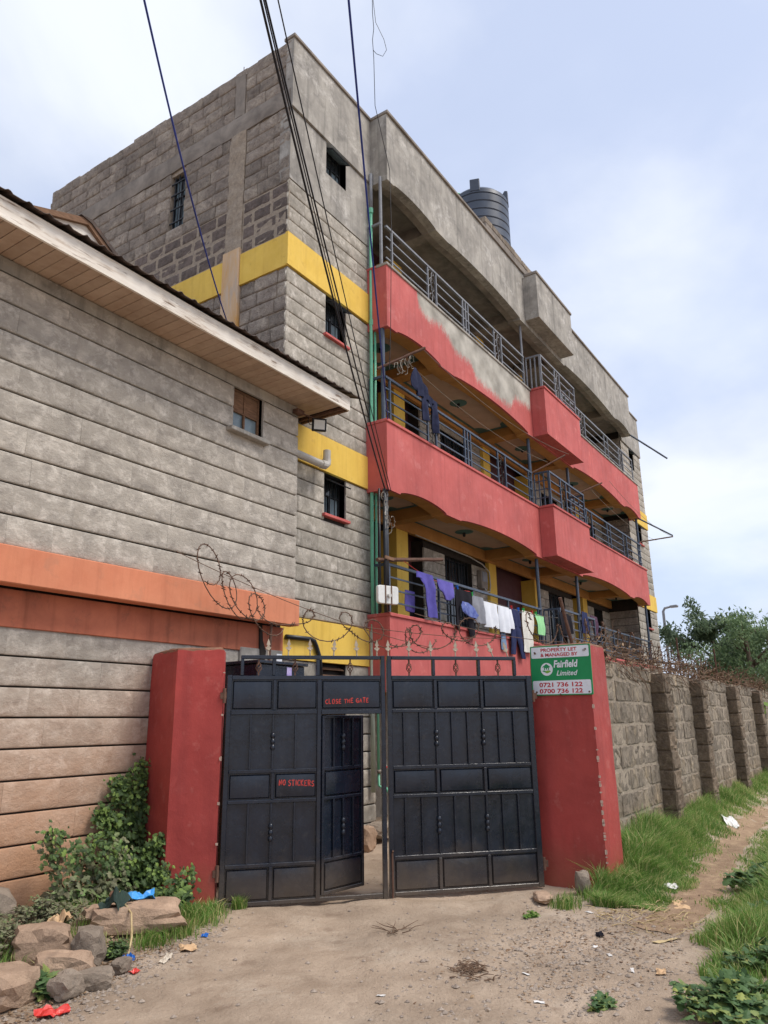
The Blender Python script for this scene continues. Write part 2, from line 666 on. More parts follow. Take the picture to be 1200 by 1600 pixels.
material('black_steel', lin(36, 38, 42), lin(26, 27, 30), scale=8, rough=0.5, bump=0.15)
material('black_pipe', lin(34, 38, 46), lin(24, 27, 33), scale=8, rough=0.42, bump=0.1, spec=0.5)
material('rust', lin(112, 84, 70), lin(78, 58, 50), scale=14, rough=0.9, bump=0.5)
material('old_wire', lin(126, 98, 80), lin(84, 66, 56), scale=20, rough=0.8, bump=0.0)
material('wood_old', lin(140, 108, 84), lin(100, 76, 60), scale=9, rough=0.9, bump=0.5, stretch=(1, 6, 6))
material('soffit_wood', lin(188, 166, 146), lin(174, 150, 130), scale=4, rough=0.8, bump=0.25, tone=0.07, large=0.08, streak=(lin(150, 120, 98), 0.3))
material('white_paint_wood', lin(236, 230, 220), lin(218, 209, 196), scale=5, rough=0.8, bump=0.6, bscale=30, stretch=(.35, 3, 3),
         spots=(lin(120, 96, 76), 0.9, 9), patch=(lin(170, 146, 122), 0.45, 6), large=0.1, dist=0.006)
material('roof_sheet', lin(88, 74, 66), lin(62, 52, 48), scale=5, rough=0.7, bump=0.3, large=0.2, spots=(lin(130, 90, 68), 0.4, 6))
material('pvc_grey', lin(196, 192, 184), lin(170, 166, 158), scale=5, rough=0.5, bump=0.1, splash=None, spots=(lin(140, 128, 116), 0.4, 5))
material('green_pipe', lin(120, 196, 160), lin(100, 178, 144), scale=4, rough=0.45, bump=0.08, spots=(lin(130, 170, 150), 0.3, 6), spec=0.5)
material('pale_pipe', lin(168, 176, 158), lin(146, 152, 136), scale=4, rough=0.5, bump=0.08)
material('glass_dark', lin(52, 60, 66), lin(36, 42, 48), scale=3, rough=0.12, bump=0.02, bscale=4, spec=0.6)
material('glass_pale', lin(128, 146, 154), lin(96, 112, 122), scale=4, rough=0.2, bump=0.03, bscale=5, spec=0.6)
material('door_dark', lin(50, 44, 42), lin(36, 32, 31), scale=4, rough=0.6, bump=0.2)
material('maroon_paint', lin(92, 58, 62), lin(78, 48, 54), scale=2.5, rough=0.75, bump=0.25)
material('ceiling_tan', lin(206, 178, 156), lin(190, 160, 138), scale=2.5, rough=0.9, bump=0.2)
material('ceiling_teal', lin(96, 128, 122), lin(78, 110, 106), scale=3, rough=0.85, bump=0.2)
material('tank_plastic', lin(62, 72, 88), lin(48, 57, 72), scale=2, rough=0.42, bump=0.08, large=0.15, spec=0.5)
material('cable_black', lin(34, 31, 34), lin(26, 24, 27), scale=8, rough=0.55, bump=0.0)
material('cable_blue', lin(48, 66, 150), lin(40, 56, 130), scale=8, rough=0.5, bump=0.0)  # lighter, fuller blue: the glare of the sky is put into the colour
material('cable_grey', lin(150, 142, 130), lin(120, 112, 102), scale=8, rough=0.6, bump=0.0)
material('white_plastic', lin(226, 226, 222), lin(210, 210, 206), scale=5, rough=0.4, bump=0.05, spots=(lin(170, 164, 154), 0.3, 8))
material('lamp_glass', lin(222, 224, 220), lin(200, 204, 202), scale=10, rough=0.2, bump=0.2, bscale=90)
material('spike_paint', lin(190, 178, 160), lin(150, 136, 118), scale=12, rough=0.6, bump=0.3, spots=(lin(120, 88, 66), 0.5, 20))
material('letter_red', lin(196, 70, 62), lin(172, 56, 52), scale=30, rough=0.7, bump=0.1)
material('sign_green', lin(30, 140, 84), lin(26, 130, 78), scale=4, rough=0.5, bump=0.04, large=0.06)
material('sign_white', lin(226, 230, 236), lin(214, 218, 226), scale=5, rough=0.45, bump=0.04, large=0.05, spots=(lin(190, 186, 180), 0.3, 14))
material('sign_red', lin(186, 32, 46), lin(176, 28, 42), scale=8, rough=0.5, bump=0.0)
material('sign_lime', lin(130, 180, 70), lin(120, 170, 60), scale=8, rough=0.5, bump=0.0)
material('brick_red', lin(150, 112, 90), lin(120, 88, 72), scale=10, rough=0.95, bump=0.8, dist=0.012)
material('dirt', lin(180, 161, 141), lin(150, 131, 112), scale=2.2, rough=0.97, bump=1.0, bscale=30, large=0.20, dist=0.02,
         patch=(lin(188, 173, 155), 0.42, 0.9), spots=(lin(124, 104, 87), 0.5, 4.2))
material('path_dirt', lin(164, 138, 112), lin(132, 108, 86), scale=5, rough=0.97, bump=0.9, bscale=34, large=0.12, dist=0.02,
         patch=(lin(186, 164, 130), 0.42, 8), spots=(lin(116, 96, 76), 0.4, 9))
material('rock', lin(190, 162, 138), lin(152, 128, 108), scale=5, rough=0.95, bump=0.9, bscale=22, tone=0.10, large=0.15, spots=(lin(110, 98, 88), 0.5, 8), dist=0.02)
material('grey_rock', lin(156, 142, 127), lin(120, 108, 96), scale=6, rough=0.95, bump=0.9, bscale=24, tone=0.14, spots=(lin(84, 80, 76), 0.4, 9), dist=0.02)
material('pebble', lin(172, 158, 144), lin(122, 110, 100), scale=25, rough=0.95, bump=0.5)
material('bark', lin(112, 98, 84), lin(80, 70, 60), scale=10, rough=0.95, bump=0.9, dist=0.02)
material('twig', lin(124, 100, 80), lin(86, 68, 56), scale=10, rough=0.95, bump=0.2)
material('straw', lin(204, 184, 142), lin(170, 148, 108), scale=10, rough=0.9, bump=0.2)
leaf_material('ivy_leaf', lin(54, 70, 46), lin(82, 104, 62), lin(140, 166, 84), 0.25)
leaf_material('dusty_leaf', lin(98, 94, 76), lin(126, 128, 98), lin(116, 148, 84), 0.2)
leaf_material('weed_leaf', lin(62, 88, 56), lin(94, 122, 76), lin(176, 180, 96), 0.3)
leaf_material('tree_leaf', lin(72, 90, 70), lin(104, 122, 94), lin(140, 154, 116), 0.4)
leaf_material('pale_leaf', lin(82, 106, 74), lin(122, 146, 104), lin(156, 172, 126), 0.35)
leaf_material('frond', lin(70, 104, 48), lin(104, 140, 66), lin(150, 172, 90), 0.3)
leaf_material('grass', lin(88, 124, 56), lin(122, 158, 76), lin(204, 194, 138), 0.45)
leaf_material('dead_leaf', lin(104, 82, 64), lin(140, 114, 90), lin(168, 142, 112), 0.2)


def worn_red():
    """red paint that stops at a ragged edge and leaves bare cement above it"""
    m = MATS['red_paint'].copy()
    m.name = 'red_paint_worn'
    t = m.node_tree
    b = t.nodes['Principled BSDF']
    src = b.inputs['Base Color'].links[0].from_socket
    geo = N(t, 'ShaderNodeNewGeometry')
    sp = N(t, 'ShaderNodeSeparateXYZ')
    LK(t, geo.outputs['Position'], sp.inputs[0])
    fc = N(t, 'ShaderNodeFloatCurve')
    cv = fc.mapping.curves[0]
    pts = [(0, 1.3), (.068, 1.3), (.074, .9), (.08, .68), (.1, .6), (.128, .66), (.154, .6), (.174, .44), (.217, .43), (.235, .26), (.286, .23), (.342, .23), (.37, .48), (.432, .54), (.436, 1.3), (1, 1.3)]
    pts = [(a, b/1.3) for a, b in pts]
    cv.points[0].location = pts[0]
    cv.points[1].location = pts[-1]
    for p in pts[1:-1]:
        cv.points.new(*p)
    fc.mapping.update()
    mx = N(t, 'ShaderNodeMapRange')
    mx.inputs['From Min'].default_value = 9.4
    mx.inputs['From Max'].default_value = 24.0
    LK(t, sp.outputs[0], mx.inputs['Value'])
    LK(t, mx.outputs[0], fc.inputs['Value'])
    mz = N(t, 'ShaderNodeMapRange', clamp=False)
    mz.inputs['From Min'].default_value = 8.05
    mz.inputs['From Max'].default_value = 9.33
    LK(t, sp.outputs[2], mz.inputs['Value'])
    ns = N(t, 'ShaderNodeTexNoise')
    ns.inputs['Scale'].default_value = 5.0
    ns.inputs['Detail'].default_value = 12
    ns.inputs['Roughness'].default_value = 0.82
    mp = N(t, 'ShaderNodeMapping')
    mp.inputs['Scale'].default_value = (1.8, 1.8, 0.6)
    LK(t, geo.outputs['Position'], mp.inputs['Vector'])
    LK(t, mp.outputs[0], ns.inputs['Vector'])
    nz = N(t, 'ShaderNodeMath', operation='MULTIPLY_ADD')
    LK(t, ns.outputs['Fac'], nz.inputs[0])
    nz.inputs[1].default_value = 0.34
    nz.inputs[2].default_value = -0.17
    a1 = N(t, 'ShaderNodeMath', operation='ADD')
    LK(t, mz.outputs[0], a1.inputs[0])
    n5 = N(t, 'ShaderNodeTexNoise')
    n5.inputs['Scale'].default_value = 26
    n5.inputs['Detail'].default_value = 6
    n5.inputs['Roughness'].default_value = 0.8
    LK(t, mp.outputs[0], n5.inputs['Vector'])
    n6 = N(t, 'ShaderNodeMath', operation='MULTIPLY_ADD')
    LK(t, n5.outputs['Fac'], n6.inputs[0])
    n6.inputs[1].default_value = 0.5
    LK(t, nz.outputs[0], n6.inputs[2])
    n7 = N(t, 'ShaderNodeMath', operation='SUBTRACT')
    LK(t, n6.outputs[0], n7.inputs[0])
    n7.inputs[1].default_value = 0.25
    LK(t, n7.outputs[0], a1.inputs[1])
    df = N(t, 'ShaderNodeMath', operation='SUBTRACT')
    LK(t, a1.outputs[0], df.inputs[0])
    f13 = N(t, 'ShaderNodeMath', operation='MULTIPLY')
    LK(t, fc.outputs[0], f13.inputs[0])
    f13.inputs[1].default_value = 1.3
    LK(t, f13.outputs[0], df.inputs[1])
    ms = N(t, 'ShaderNodeMapRange')
    ms.inputs['From Min'].default_value = -0.05
    ms.inputs['From Max'].default_value = 0.07
    LK(t, df.outputs[0], ms.inputs['Value'])
    n3 = N(t, 'ShaderNodeTexNoise')
    n3.inputs['Scale'].default_value = 2.4
    n3.inputs['Detail'].default_value = 8
    LK(t, geo.outputs['Position'], n3.inputs['Vector'])
    cmx = N(t, 'ShaderNodeMix', data_type='RGBA')
    cmx.inputs['A'].default_value = lin(142, 137, 127)
    cmx.inputs['B'].default_value = lin(188, 183, 172)
    m4 = N(t, 'ShaderNodeMapRange')
    m4.inputs['From Min'].default_value = 0.35
    m4.inputs['From Max'].default_value = 0.65
    LK(t, n3.outputs['Fac'], m4.inputs['Value'])
    LK(t, m4.outputs[0], cmx.inputs['Factor'])
    fin = N(t, 'ShaderNodeMix', data_type='RGBA')
    LK(t, ms.outputs[0], fin.inputs['Factor'])
    LK(t, src, fin.inputs['A'])
    LK(t, cmx.outputs['Result'], fin.inputs['B'])
    LK(t, fin.outputs['Result'], b.inputs['Base Color'])
    MATS['red_paint_worn'] = m


worn_red()


# ------------------------------------------------------------------ ground
def sstep(a, b, x):
    t = min(1.0, max(0.0, (x - a)/(b - a)))
    return t*t*(3 - 2*t)


def ground_h(x, y):
    h = 0.0
    if -2 < x < 30 and -6 < y < 14:
        h += 0.030*noise.noise((x*0.6, y*0.6, 1.3)) + 0.016*noise.noise((x*2.1, y*2.1, 4.0)) + 0.010*noise.noise((x*6.5, y*6.5, 2.0)) + 0.005*noise.noise((x*15, y*15, 5.0))
    # wheel ruts up to the gate and a lip of soil under it
    if 1 < x < 8 and 0 < y < 6:
        t_ = (x + y)*0.7071
        n_ = (x - y)*0.7071 + 0.25*math.sin(t_*0.6)
        for c in (0.75, 2.05):
            h -= 0.030*math.exp(-((n_ - c)/0.20)**2)*(0.7 + 0.6*noise.noise((x*1.5, y*1.5, 7)))*sstep(1.5, 3.5, t_)
        h += 0.02*math.exp(-((t_ - 7.25)/0.22)**2)
    # rubble bank along the house wall
    w_ = (1 - sstep(4.9, 5.6, x))*sstep(4.75, 6.1, y)
    h += 0.13*w_*(1 - sstep(9, 12, y))
    # verge along the boundary wall and on the lane's right side
    h += 0.20*sstep(2.05, 2.75, y)*(1 - sstep(2.9, 3.4, y))*sstep(7.9, 9.0, x)
    h += 0.10*(1 - sstep(0.75, 1.45, y))*sstep(4.2, 6.5, x)
    h += 0.10*sstep(6.0, 6.6, y)*sstep(7.8, 9.0, x)*(1 - sstep(9, 12, y))
    return h


def axis_pts(a, b, fine, lo, hi):
    p = list(np.arange(a, b + 1e-6, fine))
    s, x = fine, a
    left = []
    while x > lo:
        s *= 1.35
        x -= s
        left.append(x)
    s, x = fine, b
    right = []
    while x < hi:
        s *= 1.35
        x += s
        right.append(x)
    return left[::-1] + p + right


gx = axis_pts(2.4, 9.6, 0.04, -500, 900)
gy = axis_pts(0.8, 6.4, 0.04, -600, 600)
gm = MB()
gm.v = [(x, y, ground_h(x, y)) for y in gy for x in gx]
nx = len(gx)
gm.f = [(j*nx + i, j*nx + i + 1, (j + 1)*nx + i + 1, (j + 1)*nx + i) for j in range(len(gy) - 1) for i in range(nx - 1)]
structure('ground', gm, 'dirt', smooth=True)


def strip(name, mat, line, w0, dz=0.006, step=0.12):
    """a trodden strip that follows the ground"""
    pts = []
    for (ax, ay), (bx, by) in zip(line[:-1], line[1:]):
        n = max(1, int(math.hypot(bx - ax, by - ay)/step))
        pts += [(ax + (bx - ax)*i/n, ay + (by - ay)*i/n) for i in range(n)]
    pts.append(line[-1])
    mb = MB()
    k = 9
    for i, (x, y) in enumerate(pts):
        j = min(i + 1, len(pts) - 1)
        q = max(i - 1, 0)
        d = Vector((pts[j][0] - pts[q][0], pts[j][1] - pts[q][1]))
        d.normalize()
        s_ = Vector((-d.y, d.x))
        wl = w0(i/len(pts))*(1 + 0.35*noise.noise((x*1.7, y*1.7, 9)))
        wr = w0(i/len(pts))*(1 + 0.35*noise.noise((x*1.7, y*1.7, 5)))
        for q in range(k):
            f = -wl + (wl + wr)*q/(k - 1)
            xx, yy = x + s_.x*f, y + s_.y*f
            e = dz if 0 < q < k - 1 else -0.012
            mb.v.append((xx, yy, ground_h(xx, yy) + e))
    mb.f = [(i*k + q, i*k + q + 1, (i + 1)*k + q + 1, (i + 1)*k + q) for i in range(len(pts) - 1) for q in range(k - 1)]
    return structure(name, mb, mat, smooth=True)


PATH = [(6.6, 1.90), (7.3, 1.80), (8.2, 1.82), (9.4, 1.94), (10.8, 2.04), (12.4, 2.14), (14, 2.18), (17, 2.2), (22, 2.15), (30, 2.0)]
strip('path', 'path_dirt', PATH, lambda t: 0.22 - 0.06*t)

# ------------------------------------------------------------------ the stone house on the left
HV = stone_variants('stone', 7, 0.06, 0.05, 'house_stone', seed=5, vedge=0.0)
house = thing('stone_house', (4.5, 6.2, 0), 'grey stone house with an orange band and white peeling eaves board', 'house')
HX0, HX1 = -1.0, 7.33
w_up = part('upper_wall', holed('x', HX0, HX1 - 0.004, 3.10, 5.83, 6.235, 6.42, [(6.10, 6.64, 5.10, 5.68)]).box(HX0, HX1 - 0.006, 6.43, 11.0, 2.6, 5.80), 'groove', house)
stones(w_up, HV, 'x', HX0, HX1, 6.2, 3.13, 0.281, 9, lens=(0.42, 0.68), gh=0.019, gv=0.001, depth=0.05, opens=[(6.1, 6.64, 5.09, 5.66)], seed=21, jit=0.002)
part('wall_plate', MB().box(HX0, HX1, 6.206, 6.24, 5.664, 5.80), 'cement', house)
w_lo = part('lower_wall', MB().box(HX0, HX1 - 0.03, 6.434, 6.6, -0.2, 2.6), 'groove', house)
stones(w_lo, HV, 'x', HX0, HX1 - 0.02, 6.40, -0.14, 0.262, 10, lens=(0.42, 0.68), gh=0.017, gv=0.001, depth=0.05, seed=23, jit=0.002)
part('orange_band', MB().box(HX0, HX1 + 0.012, 6.13, 6.30, 2.80, 3.125), 'orange_paint', house, bevel=0.008)
part('lower_beam', MB().box(HX0, HX1 - 0.01, 6.375, 6.62, 2.46, 2.795), 'old_orange', house, bevel=0.006)
# rough end of the lower wall, patched with cement
part('corner_patch', MB().box(6.55, 7.30, 6.36, 6.40, 2.22, 2.50), 'cement', house, bevel=0.01)
crack = MB()
crack.prism([(6.86, 2.79), (6.90, 2.79), (6.92, 2.6), (6.98, 2.47), (6.95, 2.3), (6.88, 2.3), (6.87, 2.5)], 'y', 6.352, 6.374)
part('crack_repair', crack, 'groove', house)
# small window
wn = part('window', MB().box(6.10, 6.64, 6.31, 6.33, 5.10, 5.68), 'glass_pale', house)
fr = MB()
for a, b, c, d in ((6.10, 6.13, 5.10, 5.68), (6.61, 6.64, 5.10, 5.68), (6.13, 6.61, 5.10, 5.13), (6.13, 6.61, 5.65, 5.68), (6.36, 6.385, 5.13, 5.65), (6.13, 6.36, 5.37, 5.39), (6.385, 6.61, 5.37, 5.39)):
    fr.box(a, b, 6.28, 6.306, c, d)
part('window_frame', fr, 'wood_old', wn)
part('shutter_board', MB().box(6.132, 6.358, 6.29, 6.305, 5.392, 5.648).box(6.387, 6.608, 6.29, 6.305, 5.392, 5.648), 'wood_old', wn)
part('window_reveal', MB().box(6.085, 6.10, 6.21, 6.34, 5.09, 5.69).box(6.64, 6.655, 6.21, 6.34, 5.09, 5.69).box(6.085, 6.655, 6.21, 6.34, 5.685, 5.70), 'cement', wn)
part('window_sill', MB().box(5.99, 6.68, 6.10, 6.34, 5.03, 5.085), 'cement', wn, bevel=0.008)
# eaves: soffit boards, fascia, corrugated sheet
sf = part('soffit', MB().box(HX0, 7.74, 5.67, 6.50, 5.83, 5.845), 'groove', house)
x = HX0
sbm = [MB().box(0, 0.118, 0, 0.835, 0, 0.012).mesh('soffit_board', bevel=0.003)]
sbm[0].materials.append(MATS['soffit_wood'])
while x < 7.62:
    o = bpy.data.objects.new('soffit_board', sbm[0])
    o.location = (x, 5.668, 5.812 + U(-0.002, 0.002))
    reg(o, sf)
    x += 0.1235
fb = MB()
seg = 40
for i in range(seg):
    a, b = HX0 + (7.76 - HX0)*i/seg, HX0 + (7.76 - HX0)*(i + 1)/seg
fas = MB()
for i in range(seg + 1):
    xx = HX0 + (7.76 - HX0)*i/seg
    dz = 0.008*noise.noise((xx*0.9, 0, 3))
    fas.v += [(xx, 5.635, 5.765 + dz), (xx, 5.662, 5.765 + dz), (xx, 5.662, 5.965 + dz), (xx, 5.635, 5.965 + dz)]
for i in range(seg):
    for k in range(4):
        fas.f.append((i*4 + k, i*4 + (k + 1) % 4, i*4 + 4 + (k + 1) % 4, i*4 + 4 + k))
fas.f += [(0, 1, 2, 3), (seg*4 + 3, seg*4 + 2, seg*4 + 1, seg*4)]
part('fascia_board', fas, 'white_paint_wood', house, label='long white eaves board with peeling paint')
part('end_board', MB().box(7.735, 7.765, 5.666, 6.49, 5.765, 5.90), 'wood_old', house)
part('end_batten', MB().box(7.66, 7.70, 5.67, 6.49, 5.775, 5.81), 'rust', house)
rf = MB()
npx = int((7.93 - HX0)/0.024)
for k, (yy, zz) in enumerate(((5.565, 5.985), (8.4, 7.02))):
    for i in range(npx + 1):
        xx = HX0 + i*0.024
        ph = (xx/0.19) % 1.0
        wv = 0.030*max(0.0, 1 - abs(ph - 0.5)*5.0)
        rf.v.append((xx, yy, zz + wv + 0.006*noise.noise((xx*2, yy, 0))))
rf.f = [(i, i + 1, npx + 2 + i, npx + 1 + i) for i in range(npx)]
b0 = len(rf.v)
rf.v += [(x_, y_, z_ - 0.006) for x_, y_, z_ in rf.v[:b0]]
rf.f += [(b0 + i + 1, b0 + i, b0 + npx + 1 + i, b0 + npx + 2 + i) for i in range(npx)]
rf.f += [(i + 1, i, b0 + i, b0 + i + 1) for i in range(npx)]
rf.f += [(npx, npx*2 + 1, b0 + npx*2 + 1, b0 + npx)]
roof = part('roof', rf, 'roof_sheet', house)
part('rear_roof_slope', MB().add([(HX0, 8.4, 7.02), (7.3, 8.4, 7.02), (7.3, 11.2, 6.0), (HX0, 11.2, 6.0), (HX0, 8.4, 7.0), (7.3, 8.4, 7.0), (7.3, 11.2, 5.98), (HX0, 11.2, 5.98)],
                                 [(0, 1, 2, 3), (7, 6, 5, 4), (0, 4, 5, 1), (1, 5, 6, 2), (2, 6, 7, 3), (3, 7, 4, 0)]), 'roof_sheet', roof)
# raised gable at the ridge behind the eaves
gbl = part('ridge_gable', MB().prism([(4.5, 7.0), (5.9, 7.0), (5.86, 8.15), (5.34, 8.53), (4.72, 8.30), (4.5, 8.22)], 'y', 8.52, 9.6), 'white_paint_wood', roof)
part('ridge_gable_board', MB().prism([(4.45, 8.25), (5.33, 8.58), (5.37, 8.54), (5.93, 8.13), (5.90, 8.08), (5.34, 8.48), (4.45, 8.18)], 'y', 8.46, 8.515), 'wood_old', roof)
part('ridge_gable_cap', MB().prism([(5.20, 8.56), (5.40, 8.58), (6.05, 8.13), (6.02, 8.08), (5.38, 8.52)], 'y', 8.44, 9.65), 'roof_sheet', roof)

# waste pipe elbow leaving the house end
pm = MB().tube([(7.20, 6.33, 5.205), (7.9, 6.31, 5.19), (8.02, 6.307, 5.19)], 0.055, 12)
ow = thing('drain_pipe', (7.7, 6.32, 5.13), 'grey plastic drain pipe elbow turning up beside the yellow band', 'pipe')
part('pipe', pm, 'pvc_grey', ow, smooth='auto')
part('elbow', MB().tube([(7.98, 6.307, 5.19), (8.06, 6.305, 5.195), (8.10, 6.305, 5.23), (8.105, 6.305, 5.30)], 0.064, 12), 'pvc_grey', ow, smooth='auto')
part('upstand', MB().tube([(8.105, 6.305, 5.27), (8.11, 6.305, 5.43)], 0.056, 12), 'pvc_grey', ow, smooth='auto')
# floodlight under the eaves corner
fl = thing('floodlight', (7.62, 6.02, 5.50), 'small square floodlight on a bracket under the eaves corner of the stone house', 'floodlight')
R_ = Matrix.Translation((7.60, 6.05, 5.60)) @ Matrix.Rotation(RAD(-42), 4, 'Z') @ Matrix.Rotation(RAD(12), 4, 'X')
part('housing', move(MB().box(-0.10, 0.10, -0.03, 0.03, -0.09, 0.09), R_), 'black_steel', fl, bevel=0.008)
part('lens', move(MB().box(-0.075, 0.075, -0.036, -0.031, -0.065, 0.065), R_), 'lamp_glass', fl)
part('bracket', MB().tube([(7.32, 6.15, 5.70), (7.45, 6.12, 5.70), (7.60, 6.08, 5.68)], 0.014, 6).box(7.20, 7.34, 6.10, 6.19, 5.67, 5.73), 'rust', fl)
part('cord', MB().tube([(7.55, 6.10, 5.60), (7.47, 6.11, 5.58), (7.44, 6.12, 5.63), (7.47, 6.13, 5.69)], 0.006, 5), 'cable_black', fl)

# ------------------------------------------------------------------ the apartment building
BX0, BX1, BYF, BYB = 7.37, 27.3, 6.5, 13.1
SV = stone_variants('stone', 7, 0.06, 0.07, 'wall_stone', seed=8, vedge=0.03)
material('bare_block', lin(126, 113, 106), lin(92, 82, 77), scale=8, rough=0.95, bump=1.0, bscale=24, tone=0.15, large=0.12, patch=(lin(158, 145, 132), 0.3, 6), dist=0.03)
DV = stone_variants('stone', 8, 0.20, 0.10, 'dark_stone', seed=9)
CV = stone_variants('stone', 8, 0.16, 0.10, 'bare_block', seed=10)
bld = thing('apartment_building', (17, 6.5, 0), 'four storey grey stone apartment block with red arched balconies and yellow bands', 'building')

# --- side wall towards the stone house
sw = part('side_wall', holed('y', 6.52, BYB, 0, 12.36, 7.395, 7.62, [(8.92, 9.30, 9.90, 11.07)]), 'mortar', bld)


def side_min(y):
    return 6.0 + (y - 6.5)*0.85


SO = [(8.92, 9.30, 9.9, 11.07), (7.47, 7.82, 0, 11.15)]
stones(sw, CV, 'y', 6.5, BYB, 7.366, 8.75, 0.24, 4, lens=(0.38, 0.46), gh=0.05, gv=0.05, depth=0.05, opens=SO, zmin=side_min, seed=30, jit=0.004, hj=0.012)
part('mortar_coat', holed('y', 6.502, BYB, 8.75, 9.70, 7.373, 7.394, [(7.47, 7.82, 0, 20)]), 'mortar', bld)
stones(sw, DV, 'y', 6.5, BYB, 7.37, 9.71, 0.24, 6, lens=(0.36, 0.5), gh=0.012, gv=0.010, depth=0.06, opens=SO, zmin=side_min, seed=31, jit=0.010, hj=0.010)
stones(sw, DV, 'y', 6.5, BYB, 7.37, 11.50, 0.24, 4, lens=(0.36, 0.5), gh=0.012, gv=0.010, depth=0.06, opens=[(7.52, 7.78, 11, 13)], zmin=side_min, seed=32, jit=0.006, hj=0.008)
stones(sw, DV, 'y', 6.5, BYB, 7.37, 6.04, 0.24, 9, lens=(0.36, 0.5), gh=0.018, gv=0.018, depth=0.06, opens=SO, zmin=side_min, seed=33, jit=0.005, hj=0.006)
# ragged top bed
tb = MB()
yy = 6.5
while yy < BYB:
    L = U(0.2, 0.5)
    tb.box(7.375 + U(0, .01), 7.60, yy, min(BYB, yy + L), 12.34, 12.44 + U(0, 0.07))
    yy += L
part('wall_top_bed', tb, 'dark_stone', bld, bevel=0.012)


def rough_beam(y0, y1, z0, z1, x0, horiz=True, amp=0.008, n=70, seed=0):
    """cast concrete strip with an uneven face, on the side wall"""
    mb = MB()
    k = 5
    for i in range(n + 1):
        f = i/n
        for j in range(k):
            g = j/(k - 1)
            if horiz:
                y, z = y0 + (y1 - y0)*f, z0 + (z1 - z0)*g
                if j in (0, k - 1):
                    z += 0.018*noise.noise((y*4, z*3, seed))
            else:
                z, y = z0 + (z1 - z0)*f, y0 + (y1 - y0)*g
                if j in (0, k - 1):
                    y += 0.02*noise.noise((y*3, z*4, seed))
            d = amp*noise.noise((y*5, z*5, seed + 2)) + (0.012 if j in (0, k - 1) else 0)
            mb.v.append((x0 + d, y, z))
    for i in range(n):
        for j in range(k - 1):
            mb.f.append((i*k + j, i*k + j + 1, (i + 1)*k + j + 1, (i + 1)*k + j))
    o = len(mb.v)
    mb.v += [(7.41, y, z) for x_, y, z in mb.v[:o]]
    for i in range(n):
        for a, b in ((0, 0), (k - 1, k - 1)):
            mb.f.append((i*k + a, (i + 1)*k + a, o + (i + 1)*k + a, o + i*k + a))
    for j in range(k - 1):
        mb.f.append((j, j + 1, o + j + 1, o + j))
        mb.f.append((n*k + j, n*k + j + 1, o + n*k + j + 1, o + n*k + j))
    return mb


part('ring_beam', rough_beam(6.505, BYB, 11.15, 11.5, 7.350, seed=1), 'slab', bld, smooth='auto')
part('column', rough_beam(7.47, 7.82, 8.86, 11.14, 7.345, horiz=False, amp=0.035, n=90, seed=3), 'mortar', bld, smooth='auto', label='bare rough concrete column on the side wall')
part('column_top', rough_beam(7.54, 7.77, 11.51, 12.36, 7.362, horiz=False, n=20, seed=4), 'slab', bld, smooth='auto')
material('pale_plaster', lin(206, 190, 172), lin(214, 164, 96), scale=2.2, rough=0.9, bump=0.4, large=0.1, spots=(lin(176, 172, 168), 0.7, 2.0), stretch=(1, 3, .6))
part('plastered_column', MB().box(7.318, 7.40, 7.47, 7.83, 5.5, 8.87), 'pale_plaster', bld, bevel=0.008)
part('yellow_band', MB().box(7.345, 7.41, 7.835, BYB, 8.19, 8.745).box(7.345, 7.41, 6.50, 7.465, 8.19, 8.745), 'yellow_paint', bld, bevel=0.003)
# side window with steel grille
sww = part('window', MB().box(7.50, 7.515, 8.93, 9.29, 9.90, 11.06), 'glass_pale', bld, label='narrow barred window high in the side wall')
fm = MB()
for a, b, c, d in ((8.93, 8.955, 9.9, 11.06), (9.265, 9.29, 9.9, 11.06), (8.955, 9.265, 9.9, 9.925), (8.955, 9.265, 11.035, 11.06), (9.098, 9.122, 9.925, 11.035), (8.955, 9.098, 10.62, 10.64), (9.122, 9.265, 10.62, 10.64)):
    fm.box(7.46, 7.49, a, b, c, d)
part('window_frame', fm, 'black_steel', sww)
for z in (10.08, 10.36, 10.66, 10.90):
    part('grille_bar', MB().box(7.395, 7.413, 8.925, 9.295, z, z + 0.022), 'black_steel', sww)
for y in (9.00, 9.11, 9.215):
    part('grille_bar', MB().box(7.415, 7.429, y, y + 0.014, 9.9, 11.06), 'black_steel', sww)
part('lintel', MB().box(7.40, 7.5, 8.85, 9.37, 11.075, 11.15), 'slab', sww)
for (y, z0, z1) in ((7.60, 12.3, 12.60), (7.73, 12.3, 12.72), (12.7, 12.3, 12.62)):
    part('rebar', MB().tube([(7.5, y, z0), (7.5, y + U(-.01, .02), z1)], 0.007, 5), 'rust', bld)

# --- plain front wall left of the balconies
fwm = holed('x', 7.40, 9.56, 0, 9.75, 6.53, 6.75, [(8.30, 8.84, 4.56, 5.2), (8.30, 8.84, 7.48, 8.19), (8.28, 8.86, 1.7, 2.42)])
fw_ = part('front_wall', fwm, 'groove', bld)
FO = [(8.30, 8.84, 4.50, 5.2), (8.30, 8.84, 7.44, 8.19), (8.28, 8.86, 1.7, 2.38)]
for z0, ch, n, sd_ in ((0.0, 0.242, 10, 41), (2.985, 0.246, 9, 42), (5.755, 0.2425, 10, 43), (8.775, 0.2425, 4, 44)):
    stones(fw_, SV, 'x', BX0, 9.565, 6.5, z0, ch, n, lens=(0.34, 0.58), gh=0.018, gv=0.003, depth=0.045, opens=FO, seed=sd_, jit=0.002)
part('plastered_wall', MB().prism([(7.371, 9.752), (9.56, 9.752), (9.56, 11.08), (8.84, 11.08), (8.84, 10.47), (8.28, 10.47), (8.28, 11.08), (7.371, 11.08)], 'y', 6.497, 6.72), 'cement', bld)
